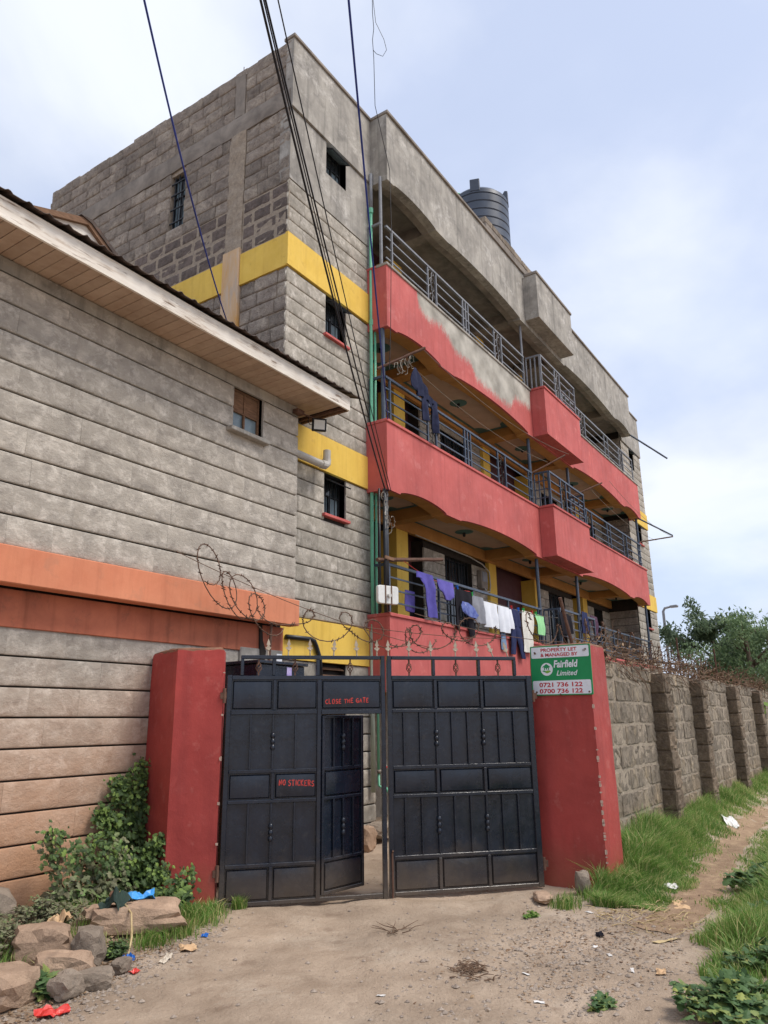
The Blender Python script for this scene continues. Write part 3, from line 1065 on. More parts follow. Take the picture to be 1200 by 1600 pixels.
for z0, z1 in ((2.42, 2.978), (5.205, 5.748), (8.20, 8.765)):
    part('yellow_band', MB().box(7.342, 9.50, 6.475, 6.53, z0, z1), 'yellow_paint', bld, bevel=0.003)
part('parapet_wall', MB().box(7.36, 9.57, 6.462, 6.62, 11.10, 12.47), 'cement', bld, bevel=0.004)
part('coping', MB().box(7.34, 9.53, 6.43, 6.66, 12.472, 12.53), 'slab', bld, bevel=0.006)


def small_window(x0, x1, z0, z1, y, sill, open_sash=True, name='window'):
    g = part(name, MB().box(x0 + 0.01, x1 - 0.01, y + 0.155, y + 0.165, z0, z1), 'glass_pale', bld)
    f = MB()
    xm = (x0 + x1)/2
    zt = z0 + (z1 - z0)*0.52
    for a, b, c, d in ((x0, x0 + .025, z0, z1), (x1 - .025, x1, z0, z1), (x0 + .025, x1 - .025, z0, z0 + .022), (x0 + .025, x1 - .025, z1 - .022, z1), (xm - .01, xm + .01, z0 + .022, zt), (x0 + .025, x1 - .025, zt, zt + .02)):
        f.box(a, b, y + 0.125, y + 0.152, c, d)
    part('window_frame', f, 'black_steel', g)
    part('dark_opening', MB().box(x0 + .026, x1 - .026, y + 0.150, y + 0.154, zt + .021, z1 - .023), 'glass_dark', g)
    for q in (0.3, 0.5, 0.72):
        xx = x0 + (x1 - x0)*q
        part('grille_bar', MB().box(xx - .006, xx + .006, y + 0.10, y + 0.112, z0, z1), 'black_steel', g)
    part('reveal', MB().box(x1, x1 + 0.012, y + 0.004, y + 0.17, z0, z1).box(x0 - 0.012, x0, y + 0.004, y + 0.17, z0, z1).box(x0, x1, y + 0.05, y + 0.2, z0 - 0.02, z0 - 0.002), 'cement', g)
    if open_sash:
        h = (z1 - z0)*0.42
        M_ = Matrix.Translation((0, y + 0.11, z1 - 0.03)) @ Matrix.Rotation(RAD(-62), 4, 'X')
        sm = MB()
        for a, b, c, d in ((x0 + .03, x0 + .05, -h, 0), (x1 - .05, x1 - .03, -h, 0), (x0 + .05, x1 - .05, -h, -h + .02), (x0 + .05, x1 - .05, -.02, 0)):
            sm.box(a, b, -.01, .01, c, d)
        part('open_sash', move(sm, M_), 'black_steel', g)
        part('sash_pane', move(MB().box(x0 + .05, x1 - .05, -.003, .003, -h + .02, -.02), M_), 'glass_pale', g)
    if sill:
        part('sill', MB().box(x0 - 0.05, x1 + 0.05, y - 0.055, y + 0.1, z0 - 0.065, z0 - 0.022), 'red_paint', g, bevel=0.005)


small_window(8.30, 8.84, 4.58, 5.19, 6.5, True)
small_window(8.30, 8.84, 7.50, 8.185, 6.5, True)
small_window(8.28, 8.84, 10.47, 11.07, 6.5, False)
lw = part('louvre_window', MB().box(8.29, 8.85, 6.62, 6.64, 1.7, 2.41), 'door_dark', bld)
for i in range(7):
    part('louvre_slat', move(MB().box(8.30, 8.84, -.03, .03, -.004, .004), Matrix.Translation((0, 6.56, 1.75 + i*0.1)) @ Matrix.Rotation(RAD(35), 4, 'X')), 'wood_old', lw)
part('waste_pipe', MB().tube([(7.45, 6.44, 2.70), (7.95, 6.44, 2.71), (8.03, 6.44, 2.69), (8.08, 6.44, 2.62), (8.16, 6.44, 2.46), (8.18, 6.44, 2.2)], 0.03, 8), 'black_pipe', bld, smooth=True)

# --- the mass behind: rear, right end, roof
part('rear_wall', MB().box(7.63, 27.28, 12.9, BYB, 0, 12.0), 'mortar', bld)
part('roof_slab', MB().box(7.63, 27.25, 6.64, 12.89, 11.32, 11.5), 'slab', bld)
part('roof_slab', MB().box(9.6, 24.94, 6.30, 6.64, 11.32, 11.5), 'slab', bld)
RS = stone_variants('stone', 6, 0.05, 0.07, 'wall_stone', nu=3, nv=2, seed=12, vedge=0.03)
rw = part('end_front_wall', holed('x', 24.955, 27.29, 0, 10.96, 6.522, 6.75, [(25.85, 26.42, 4.56, 5.2), (25.85, 26.42, 7.48, 8.19), (25.85, 26.42, 10.23, 10.95)]), 'groove', bld)
EO = [(25.85, 26.42, 4.50, 5.2), (25.85, 26.42, 7.44, 8.19), (25.85, 26.42, 10.2, 11.0)]
for z0, ch, n, sd_ in ((2.985, 0.246, 9, 51), (5.755, 0.2425, 10, 52), (8.775, 0.2425, 9, 53)):
    stones(rw, RS, 'x', 24.955, BX1, 6.5, z0, ch, n, lens=(0.55, 0.95), gh=0.016, gv=0.004, depth=0.04, opens=EO, seed=sd_, jit=0.002)
part('end_wall_base', MB().box(24.955, BX1, 6.502, 6.56, 0, 2.42), 'wall_stone', bld)
for z0, z1 in ((2.42, 2.978), (5.205, 5.748), (8.20, 8.765)):
    part('yellow_band', MB().box(25.0, 27.33, 6.475, 6.53, z0, z1), 'yellow_paint', bld, bevel=0.003)
part('parapet_wall', MB().box(24.96, 27.32, 6.462, 6.62, 10.97, 12.47), 'cement', bld, bevel=0.004)
part('coping', MB().box(25.0, 27.35, 6.43, 6.66, 12.472, 12.53), 'slab', bld, bevel=0.006)
part('end_side_wall', MB().box(27.10, 27.285, 6.76, 12.89, 0, 12.3), 'wall_stone', bld)
small_window(25.85, 26.42, 4.58, 5.19, 6.5, True)
small_window(25.85, 26.42, 7.50, 8.185, 6.5, True)
small_window(25.85, 26.42, 10.25, 10.95, 6.5, False)

# --- balconies
PX1 = 24.92
BV = stone_variants('stone', 5, 0.05, 0.07, 'wall_stone', nu=3, nv=2, seed=14, vedge=0.03)


def arch(x0, x1, z, rise, n=14):
    return [(x0 + (x1 - x0)*i/n, z + rise*math.sin(math.pi*i/n)**0.75) for i in range(n + 1)]


def bottom_line(x0, zb, rise=0.09):
    pts = [(x0, zb - 0.005), (9.78, zb - 0.005)]
    pts += arch(9.79, 11.30, zb + 0.02, rise)
    pts += [(11.31, zb), (11.86, zb)]
    pts += arch(11.87, 15.42, zb + 0.015, rise*1.25)
    pts += [(15.43, zb - 0.03), (18.45, zb - 0.03)]
    pts += arch(18.46, 22.6, zb + 0.015, rise*1.3)
    pts += [(22.61, zb), (23.1, zb)]
    pts += arch(23.11, 24.55, zb + 0.02, rise)
    pts += [(24.56, zb - 0.005), (PX1, zb - 0.005)]
    return pts


def rail_run(x0, x1, y, z0, z1, posts, scrolls, mat, pairs=()):
    """railing along X with lower rails, posts and scroll panels"""
    t = part('railing', MB().box(x0, x1, y - 0.022, y + 0.022, z1 - 0.02, z1 + 0.02), mat, bld)
    H = z1 - z0
    cuts = sorted([x0] + [c for s in scrolls for c in s] + [x1])
    for i in range(0, len(cuts), 2):
        for q in (0.25, 0.5, 0.75):
            z = z0 + H*q
            if cuts[i + 1] - cuts[i] > 0.05:
                part('rail', MB().box(cuts[i], cuts[i + 1], y - 0.010, y + 0.010, z - 0.012, z + 0.012), mat, t)
    for p in list(posts) + [c for s in scrolls for c in s]:
        part('post', MB().box(p - 0.017, p + 0.017, y - 0.017, y + 0.017, z0 - 0.01, z1 - 0.02), mat, t)
    for a, b in scrolls:
        m = MB()
        c = (a + b)/2
        w_ = (b - a)*0.36
        n = 5
        for k in range(n):
            zc = z0 + H*(k + 0.5)/n
            pts = []
            for i in range(15):
                th = i/14*1.7*math.pi
                r = H/n*0.55*(1 - i/20)
                pts.append((c + (w_*math.cos(th) if k % 2 else -w_*math.cos(th))*(1 - i/26), y, zc + r*math.sin(th)*0.9))
            m.tube(pts, 0.008, 4)
        m.tube([(c - w_*.2, y, z0), (c + w_*.3, y, z0 + H*.35), (c - w_*.3, y, z0 + H*.65), (c + w_*.2, y, z1 - .02)], 0.009, 4)
        part('scroll_panel', m, 'black_steel' if mat == 'rail_paint' else mat, t)
    return t


def side_rail(x, y0, y1, z0, z1, mat, bars=3, cross=False):
    m = part('railing', MB().box(x - 0.02, x + 0.02, y0, y1, z1 - 0.02, z1 + 0.02), mat, bld)
    for i in range(bars + 1):
        y = y0 + (y1 - y0)*i/bars
        part('post', MB().box(x - 0.013, x + 0.013, y - 0.013, y + 0.013, z0 - 0.01, z1 - 0.02), mat, m)
    if cross:
        for q in (0.25, 0.5, 0.75):
            z = z0 + (z1 - z0)*q
            part('rail', MB().box(x - 0.01, x + 0.01, y0, y1, z - 0.01, z + 0.01), mat, m)


LEVELS = [dict(top=3.20, bot=2.05, x0=9.40, mat='red_paint', rail='rail_paint', z1=3.97),
          dict(top=6.34, bot=5.15, x0=9.40, mat='red_paint', rail='rail_paint', z1=7.15),
          dict(top=9.27, bot=8.05, x0=9.47, mat='red_paint_worn', rail='grey_rail', z1=10.12)]
for li, lv in enumerate(LEVELS):
    top, zb, x0 = lv['top'], lv['bot'], lv['x0']
    bl = bottom_line(x0, zb)
    part('balcony_parapet', MB().prism(bl + [(PX1, top - 0.055), (x0, top - 0.055)], 'y', 6.10, 6.15), lv['mat'], bld)
    part('parapet_return', MB().box(x0, x0 + 0.10, 6.152, 6.52, zb - 0.004, top - 0.056), lv['mat'], bld)
    part('parapet_return', MB().box(PX1 - 0.08, PX1 - 0.001, 6.152, 6.49, zb - 0.003, top - 0.056), lv['mat'], bld)
    cope_m = 'cement' if li == 2 else lv['mat']
    part('parapet_coping', MB().box(x0 - 0.015, PX1 + 0.015, 6.075, 6.31, top - 0.053, top), cope_m, bld, bevel=0.008)
    part('coping_return', MB().box(x0 - 0.015, x0 + 0.14, 6.312, 6.52, top - 0.053, top), lv['mat'], bld, bevel=0.006)
    # beam behind, with the arched underside
    zc = zb + 0.27
    b2 = [(x, z + 0.002) for x, z in bottom_line(x0 + 0.101, zb) if x > x0 + 0.1]
    part('arch_beam', MB().prism([(x0 + 0.101, zb - 0.003)] + b2[1:-1] + [(PX1 - 0.081, zb - 0.003), (PX1 - 0.081, zc + 0.1), (x0 + 0.101, zc + 0.1)], 'y', 6.151, 6.40), 'ochre_paint', bld)
    part('floor_slab', MB().box(9.58, 24.945, 6.401, 7.9, zc, zc + 0.10), 'ceiling_teal', bld)
    part('inner_beam', MB().box(9.59, 24.94, 7.36, 7.44, zb + 0.02, zc - 0.001), 'ochre_paint', bld)
    bays = [(9.6, 11.34), (11.60, 15.44), (15.76, 18.19), (18.51, 22.69), (22.96, 24.9)]
    for a, b in zip(bays[:-1], bays[1:]):
        part('cross_beam', MB().box(a[1], b[0], 6.402, 7.358, zb + 0.06, zc - 0.002), 'ochre_paint', bld)
    for (a, b) in bays:
        ins, cut = 0.14, 0.26
        ya, yb = 6.50, 7.28
        pts = []
        for cx_, cy_, q0 in ((a + ins, ya, 90), (b - ins, ya, 180), (b - ins, yb, 270), (a + ins, yb, 0)):
            rng_ = range(5)
            for k in rng_:
                th = RAD(q0 - k*22.5)
                pts.append((cx_ + cut*math.cos(th), cy_ + cut*math.sin(th)*0.8))
        part('ceiling_panel', MB().prism(pts, 'z', zc - 0.012, zc - 0.0005), 'ceiling_tan', bld)
        cx_ = (a + b)/2
        rz_ = part('ceiling_rose', MB().lathe(cx_, 6.9, [(0.19, zc - 0.013), (0.19, zc - 0.022), (0.10, zc - 0.035)], 16), 'ceiling_teal', bld, smooth='auto')
        part('lamp_holder', MB().lathe(cx_, 6.9, [(0.035, zc - 0.036), (0.03, zc - 0.10), (0.022, zc - 0.12)], 10), 'black_steel', rz_, smooth='auto')
    # bay that projects in the middle
    part('projecting_bay', MB().box(15.75, 18.20, 5.75, 6.099, zb + 0.03, top - 0.056), lv['mat'], bld, bevel=0.005)
    part('bay_coping', MB().box(15.73, 18.22, 5.725, 6.074, top - 0.053, top), 'red_paint', bld, bevel=0.006)
    part('bay_ledge', MB().box(15.735, 18.215, 5.735, 6.098, zb - 0.01, zb + 0.029), 'red_paint', bld, bevel=0.004)
    # railings
    z1 = lv['z1']
    y = 6.2
    if li == 2:
        rail_run(9.62, 15.70, y, top, z1, [9.81, 12.52, 12.64, 12.76, 15.66], [(11.08, 11.40), (14.02, 14.40)], lv['rail'])
        rail_run(18.25, 24.88, y, top, z1, [18.28, 21.85, 22.2, 24.86], [(19.58, 20.05), (23.33, 23.75)], lv['rail'])
        rail_run(15.80, 18.16, 5.82, top, z1, [15.82, 18.14], [(16.72, 17.05)], lv['rail'])
    elif li == 1:
        rail_run(9.52, 15.70, y, top, z1, [9.66, 12.33, 12.45, 12.58, 15.5], [(10.90, 11.20), (13.84, 14.22)], lv['rail'])
        rail_run(18.25, 24.88, y, top, z1, [18.28, 21.25, 21.55, 24.5], [(19.46, 19.9), (22.82, 23.2)], lv['rail'])
        rail_run(15.80, 18.16, 5.82, top, z1, [15.82, 18.14], [(16.50, 16.86)], lv['rail'])
    else:
        rail_run(9.52, 15.70, y, top, z1, [9.55, 11.1, 12.4, 13.94, 15.5], [], lv['rail'])
        rail_run(15.80, 18.16, 5.82, top, z1, [15.82, 17.0, 18.14], [], lv['rail'])
        rail_run(18.25, 24.88, y, top, z1, [18.28, 19.79, 20.9, 22.4, 24.5], [], lv['rail'])
    side_rail(15.80, 5.842, 6.178, top, z1, lv['rail'], 3, li == 1)
    side_rail(18.16, 5.842, 6.178, top, z1, lv['rail'], 3, li == 1)
    side_rail(9.50, 6.222, 6.49, top, z1, lv['rail'], 1)
    # steel posts up to the beam above
    nb = LEVELS[li + 1]['bot'] if li < 2 else 11.05
    for px_ in (9.52, 15.72, 18.32, 24.80):
        if li == 2 and px_ > 18:
            continue
        part('steel_post', MB().tube([(px_, 6.235, top - 0.01), (px_, 6.235, nb + 0.06)], 0.038 if li < 2 else 0.03, 10), 'rail_paint' if li < 2 else 'grey_rail', bld, smooth='auto')
    # flat fronts behind the balcony
    fz = zb + 0.37
    part('recess_wall', MB().box(9.58, 24.945, 7.76, 7.9, fz, nb + 0.27), 'maroon_paint', bld)
    for a, b in ((11.65, 12.06), (15.65, 16.03), (18.36, 18.72), (22.10, 22.48)):
        part('pilaster', MB().box(a, b, 7.38, 7.759, fz, nb + 0.02), 'yellow_paint', bld)
    ze = nb + 0.02
    for k, (a, b, wa, wb_, da, db) in enumerate(((12.78, 15.64, 13.65, 14.92, 12.10, 12.74), (18.74, 21.40, 19.5, 20.75, 21.44, 22.06), (22.5, 24.94, 23.3, 24.2, 0, 0))):
        wz0, wz1 = fz + 0.95, min(fz + 2.60, ze - 0.09)
        iw = part('inner_wall', MB().box(a + 0.01, wa, 7.47, 7.75, fz, ze).box(wb_, b - 0.001, 7.47, 7.75, fz, ze).box(wa, wb_, 7.47, 7.75, fz, wz0).box(wa, wb_, 7.47, 7.75, wz1, ze), 'groove', bld)
        big = li == 0 and k < 2
        stones(iw, BV, 'x', a, b, 7.45, fz, 0.237, 11, lens=(0.36, 0.6) if big else (1.0, 1.6), gh=0.014, gv=0.003, depth=0.04, opens=[(wa, wb_, wz0, wz1)], seed=60 + li*5 + k)
        g = part('window', MB().box(wa, wb_, 7.62, 7.635, wz0, wz1), 'glass_dark', bld)
        fm = MB()
        nm = 3
        for q in range(nm + 1):
            xx = wa + (wb_ - wa)*q/nm
            fm.box(xx - .015, xx + .015, 7.57, 7.60, wz0, wz1)
        for zz in (wz0 + .015, wz0 + (wz1 - wz0)*.68, wz1 - .015):
            fm.box(wa, wb_, 7.575, 7.598, zz - .015, zz + .015)
        part('window_frame', fm, 'black_steel', g)
        for q in range(1, 9):
            xx = wa + (wb_ - wa)*q/9
            part('grille_bar', MB().box(xx - .007, xx + .007, 7.50, 7.514, wz0, wz1), 'black_steel', g)
        part('sill', MB().box(wa - .06, wb_ + .06, 7.41, 7.60, wz0 - .06, wz0 - .004), 'red_paint', g)
        if db:
            d = part('door', MB().box(da, db, 7.70, 7.74, fz, fz + 2.2), 'door_dark', bld)
            part('door_panel', MB().box(da + .08, db - .08, 7.685, 7.70, fz + .15, fz + 1.0).box(da + .08, db - .08, 7.685, 7.70, fz + 1.1, fz + 2.05), 'door_dark', d, bevel=0.006)
    # end of the gallery
    ew = part('gallery_end_wall', MB().box(24.956, 25.0, 6.56, 7.76, fz, nb + 0.27), 'groove', bld)
    stones(ew, DV, 'y', 6.55, 7.76, 24.935, fz, 0.24, 11, lens=(0.5, 0.9), gh=0.016, gv=0.004, depth=0.04, seed=71 + li)

# ground floor under the first gallery
part('ground_floor_wall', MB().box(9.58, 24.94, 7.5, 7.75, 0, 2.3), 'wall_stone', bld)
for px_ in (11.4, 15.5, 18.3, 22.8):
    part('ground_floor_pier', MB().box(px_, px_ + 0.3, 6.16, 6.5, 0, 2.03), 'wall_stone', bld)

# --- roof parapet
bl = bottom_line(9.55, 11.03, 0.07)
part('roof_parapet', MB().prism(bl + [(PX1, 12.465), (9.55, 12.465)], 'y', 6.10, 6.28), 'cement', bld)
part('roof_parapet_return', MB().box(9.55, 9.70, 6.281, 6.46, 11.03, 12.464), 'cement', bld)
part('roof_beam', MB().prism([(9.702, 11.033)] + [(x, z + 0.003) for x, z in bl if x > 9.71] + [(PX1, 11.296), (9.702, 11.296)], 'y', 6.281, 6.42), 'slab', bld)
part('roof_coping', MB().box(9.53, 24.95, 6.06, 6.34, 12.468, 12.53), 'slab', bld, bevel=0.006)
part('roof_coping', MB().box(9.532, 9.72, 6.341, 6.68, 12.467, 12.529), 'slab', bld, bevel=0.006)
for a, b in ((11.34, 11.60), (15.44, 15.76), (18.19, 18.51), (22.69, 22.96)):
    part('roof_cross_beam', MB().box(a, b, 6.421, 7.46, 11.06, 11.318), 'slab', bld)
part('gallery_ceiling', MB().box(9.6, 24.94, 6.421, 7.9, 11.30, 11.319), 'slab', bld)
part('roof_bay', MB().box(15.77, 18.22, 5.74, 6.099, 11.12, 12.33), 'cement', bld, bevel=0.006)
part('roof_bay_coping', MB().box(15.75, 18.24, 5.71, 6.058, 12.332, 12.40), 'slab', bld, bevel=0.006)
# --- water tank and the slab that carries it
part('tank_room', MB().box(15.6, 18.4, 7.1, 9.2, 11.4, 13.66), 'dark_stone', bld)
part('tank_slab', MB().box(15.1, 18.6, 6.70, 9.5, 13.66, 13.82), 'slab', bld, bevel=0.01)
ek = part('tank_slab_edging', MB().box(15.14, 18.58, 6.76, 6.95, 13.822, 13.85), 'mortar', bld)
xx = 15.12
while xx < 18.4:
    L = U(0.3, 0.45)
    part('stone', MB().box(xx, min(18.6, xx + L - 0.012), 6.71 + U(-.01, .01), 6.98, 13.852, 14.03 + U(-.02, .03)), 'rough_stone', ek, bevel=0.012)
    xx += L
tank = thing('water_tank', (17.6, 8.0, 13.82), 'black ribbed plastic water tank with lugs on the roof', 'water tank')
TC = (17.55, 8.0)
TZ = 13.82
TR, TH = 0.88, 2.75
prof = [(TR, TZ)]
zz = TZ
nr = 9
for i in range(nr):
    a = TZ + TH*0.88*i/nr
    b = TZ + TH*0.88*(i + 1)/nr
    prof += [(TR, a + 0.02), (TR, b - 0.035), (TR - 0.025, b - 0.02), (TR - 0.025, b - 0.005)]
prof += [(TR, TZ + TH*0.885), (TR - 0.01, TZ + TH*0.93), (TR - 0.12, TZ + TH*0.975), (TR*0.55, TZ + TH), (0.27, TZ + TH + 0.02)]
part('tank_body', MB().lathe(TC[0], TC[1], prof, 40), 'tank_plastic', tank, smooth='auto')
part('lid', MB().lathe(TC[0], TC[1], [(0.27, TZ + TH + 0.021), (0.28, TZ + TH + 0.07), (0.2, TZ + TH + 0.09)], 20), 'tank_plastic', tank, smooth='auto')
for k in range(4):
    th = RAD(20 + 90*k)
    M_ = Matrix.Translation((TC[0] + (TR - 0.10)*math.cos(th), TC[1] + (TR - 0.10)*math.sin(th), TZ + TH*0.9)) @ Matrix.Rotation(th, 4, 'Z')
    part('lug', move(MB().prism([(-0.16, 0.0), (0.11, 0.0), (0.11, 0.40), (0.02, 0.42), (-0.16, 0.12)], 'y', -0.14, 0.14), M_), 'tank_plastic', tank, bevel=0.015)
part('inlet_pipe', MB().tube([(TC[0] - 0.75, TC[1] + 0.42, 13.8), (TC[0] - 0.75, TC[1] + 0.42, TZ + TH + 0.02), (TC[0] - 0.6, TC[1] + 0.3, TZ + TH + 0.05)], 0.03, 8), 'green_pipe', tank, smooth=True)

# ------------------------------------------------------------------ gate pillars
def rough_top_pillar(name, poly, h, label, seed):
    t = thing(name, (sum(p[0] for p in poly)/len(poly), sum(p[1] for p in poly)/len(poly), 0), label, 'pillar', 'gate pillars')
    nz = 14
    mb = MB()
    pts = []
    for i in range(len(poly)):
        a, b = poly[i], poly[(i + 1) % len(poly)]
        L = math.hypot(b[0] - a[0], b[1] - a[1])
        k = max(2, int(L/0.05))
        pts += [(a[0] + (b[0] - a[0])*j/k, a[1] + (b[1] - a[1])*j/k) for j in range(k)]
    m = len(pts)
    cx_, cy_ = t.location.x, t.location.y
    for i in range(nz + 1):
        f = i/nz
        for (x, y) in pts:
            z = -0.1 + (h + 0.1)*f
            d = 0.006*noise.noise((x*6, y*6 + seed, z*3)) + 0.003*noise.noise((x*20, y*20, z*20))
            if i == nz:
                z += 0.018*noise.noise((x*14, y*14, seed))
                d -= 0.008
            v = Vector((x - cx_, y - cy_))
            v.normalize()
            mb.v.append((x + v.x*d, y + v.y*d, z))
    for i in range(nz):
        for j in range(m):
            mb.f.append((i*m + j, i*m + (j + 1) % m, (i + 1)*m + (j + 1) % m, (i + 1)*m + j))
    mb.f.append(tuple(nz*m + j for j in range(m)))
    part('shaft', mb, 'pillar_paint', t, smooth='auto')
    cap = MB()
    ins = [((x - cx_)*0.985 + cx_, (y - cy_)*0.985 + cy_) for x, y in pts]
    o = 0
    for k, (s_, dz) in enumerate(((0.99, 0.0), (0.97, 0.022), (0.90, 0.035))):
        for (x, y) in ins:
            cap.v.append(((x - cx_)*s_ + cx_, (y - cy_)*s_ + cy_, h - 0.008 + dz + 0.012*noise.noise((x*9, y*9, seed + k))))
    for k in range(2):
        for j in range(m):
            cap.f.append((k*m + j, k*m + (j + 1) % m, (k + 1)*m + (j + 1) % m, (k + 1)*m + j))
    cap.f.append(tuple(2*m + j for j in range(m)))
    part('broken_cap', cap, 'brick_red', t)
    return t


LP = [(5.075, 5.775), (5.365, 5.425), (5.62, 5.66), (5.62, 6.39), (5.285, 6.39)]
RP = [(7.885, 3.285), (7.885, 2.62), (8.42, 2.62), (8.42, 3.285)]
lp_ = rough_top_pillar('gate_pillar', LP, 2.32, 'red painted gate pillar with ivy at its foot, left of the gate', 3)
rp_ = rough_top_pillar('gate_pillar', RP, 2.375, 'red painted gate pillar carrying the green and white sign', 8)

material('plaster', lin(200, 178, 164), lin(172, 148, 134), scale=20, rough=0.95, bump=0.6)


def chips(t, corner, d1, d2, zs, seed):
    """flaked paint along a vertical edge: slivers of bare plaster wrapping the corner"""
    rr = random.Random(seed)
    for z in zs:
        h_ = rr.uniform(0.004, 0.022)
        for d in (d1, d2):
            w_ = rr.uniform(0.003, 0.011)
            nrm = Vector((d[1], -d[0])) if (d[1]*corner[2] - d[0]*corner[3]) > 0 else Vector((-d[1], d[0]))
            pts = [(0.0, z - h_), (w_*.6, z - h_*.6), (w_, z + rr.uniform(-.3, .3)*h_), (w_*.5, z + h_*.7), (0.0, z + h_)]
            mb = MB()
            for e in (0.0125, -0.01):
                mb.v += [(corner[0] + d[0]*u - 0.0 + nrm.x*e, corner[1] + d[1]*u + nrm.y*e, zz) for u, zz in pts]
            mb.f = [(0, 1, 2, 3, 4), (9, 8, 7, 6, 5)] + [(i, (i + 1) % 5, 5 + (i + 1) % 5, 5 + i) for i in range(5)]
            part('paint_chip', mb, 'plaster', t)


zz_ = [0.25, 0.30, 0.345, 0.46, 0.49, 0.52, 0.60, 0.63, 0.71, 0.78, 0.81, 0.9, 0.97, 1.0, 1.05, 1.2, 1.23, 1.31, 1.52, 1.74, 2.05, 2.3]
chips(rp_, (7.885, 2.62, -1, -1), (0, 1), (1, 0), zz_, 3)
chips(lp_, (5.365, 5.425, -1, -1), (-.638, .77), (.73, .68), [0.3, .55, .9, 1.3, 1.7, 2.1], 4)

# ------------------------------------------------------------------ sign on the right pillar
S_M = Matrix.Translation((7.868, 3.275, 1.865)) @ Matrix.Rotation(RAD(-90), 4, 'Z') @ Matrix.Rotation(RAD(0.6), 4, 'Y')
SWD, SHT = 0.675, 0.525


def rrect(x0, x1, z0, z1, r, n=5):
    pts = []
    for cx_, cz_, a in ((x1 - r, z1 - r, 0), (x0 + r, z1 - r, 90), (x0 + r, z0 + r, 180), (x1 - r, z0 + r, 270)):
        for k in range(n + 1):
            t = RAD(a + 90*k/n)
            pts.append((cx_ + r*math.cos(t), cz_ + r*math.sin(t)))
    return pts


sign = thing('sign_board', (7.86, 2.95, 1.865), 'green and white property sign with red telephone numbers on the gate pillar', 'sign')
part('board', move(MB().prism(rrect(0, SWD, 0, SHT, 0.012), 'y', 0.0, 0.012), S_M), 'sign_green', sign)
for a, b in ((0.395, 0.513), (0.012, 0.155)):
    part('white_panel', move(MB().prism(rrect(0.014, SWD - 0.016, a, b, 0.014), 'y', -0.0015, 0.0), S_M), 'sign_white', sign)


def put_text(body, x, z, size, mat, w_, name='lettering', bold=0.0, shear=0.0, y=-0.0030):
    t = text_mesh(body, size, bold=bold, shear=shear)
    xs = [v[0] for v in t.v]
    s_ = w_/(max(xs) - min(xs))
    mn = min(xs)
    t.v = [((v[0] - mn)*s_ + x, y, v[2] + z) for v in t.v]
    part(name, move(t, S_M), mat, sign)


put_text('PROPERTY LET', 0.125, 0.462, 0.050, 'sign_red', 0.405, bold=0.0013)
put_text('& MANAGED BY', 0.120, 0.410, 0.050, 'sign_red', 0.418, bold=0.0013)
put_text('0721 736 122', 0.088, 0.090, 0.062, 'sign_red', 0.480, bold=0.0016)
put_text('0700 736 122', 0.088, 0.024, 0.062, 'sign_red', 0.480, bold=0.0016)
put_text('Fairfield', 0.262, 0.292, 0.104, 'sign_white', 0.270, bold=0.0030, shear=0.18)
put_text('Limited', 0.290, 0.205, 0.076, 'sign_white', 0.235, bold=0.0008, shear=0.32)


def disc(cx_, cz_, r, n=28, sx_=1.0):
    return [(cx_ + r*sx_*math.cos(2*math.pi*k/n), cz_ + r*math.sin(2*math.pi*k/n)) for k in range(n)]


part('logo_disc', move(MB().prism(disc(0.182, 0.275, 0.068), 'y', -0.0030, 0.0), S_M), 'sign_white', sign)
lg = MB()
lg.prism([(0.132, 0.298), (0.178, 0.332), (0.182, 0.332), (0.226, 0.298), (0.216, 0.294), (0.180, 0.318), (0.142, 0.294)], 'y', -0.0045, -0.0031)
lg.prism([(0.152, 0.268), (0.152, 0.305), (0.180, 0.320), (0.208, 0.305), (0.208, 0.268), (0.198, 0.268), (0.198, 0.288), (0.186, 0.288), (0.186, 0.272), (0.174, 0.272), (0.174, 0.288), (0.162, 0.288), (0.162, 0.268)], 'y', -0.0044, -0.0031)
lg.prism([(0.128, 0.258), (0.150, 0.264), (0.172, 0.256), (0.190, 0.240), (0.176, 0.236), (0.156, 0.246)], 'y', -0.0043, -0.0031)
part('logo_house', move(lg, S_M), 'sign_green', sign)
part('logo_leaf', move(MB().prism([(0.160, 0.250), (0.185, 0.262), (0.215, 0.262), (0.230, 0.252), (0.205, 0.238), (0.186, 0.232)], 'y', -0.0052, -0.0046), S_M), 'sign_lime', sign)
for (a, b) in ((0.055, 0.455), (0.625, 0.47), (0.055, 0.035), (0.635, 0.03), (0.33, 0.516), (0.32, 0.010)):
    nail = part('nail', move(MB().prism(disc(a, b, 0.010, 8), 'y', -0.006, -0.001), S_M), 'rust', sign)
wr = MB()
for a, b, s_ in ((0.045, 0.462, 1), (0.625, 0.475, -1)):
    wr.tube([(a, -0.006, b), (a + 0.022*s_, -0.012, b - 0.010), (a + 0.03*s_, -0.012, b - 0.018), (a + 0.004*s_, -0.008, b - 0.022)], 0.0028, 5)
part('wire_tie', move(wr, S_M), 'old_wire', sign)

# ------------------------------------------------------------------ the gate
G0 = (5.394, 5.404, 0.0)
GANG = math.atan2(-2.18, 2.32)
GP = 'gate_paint'


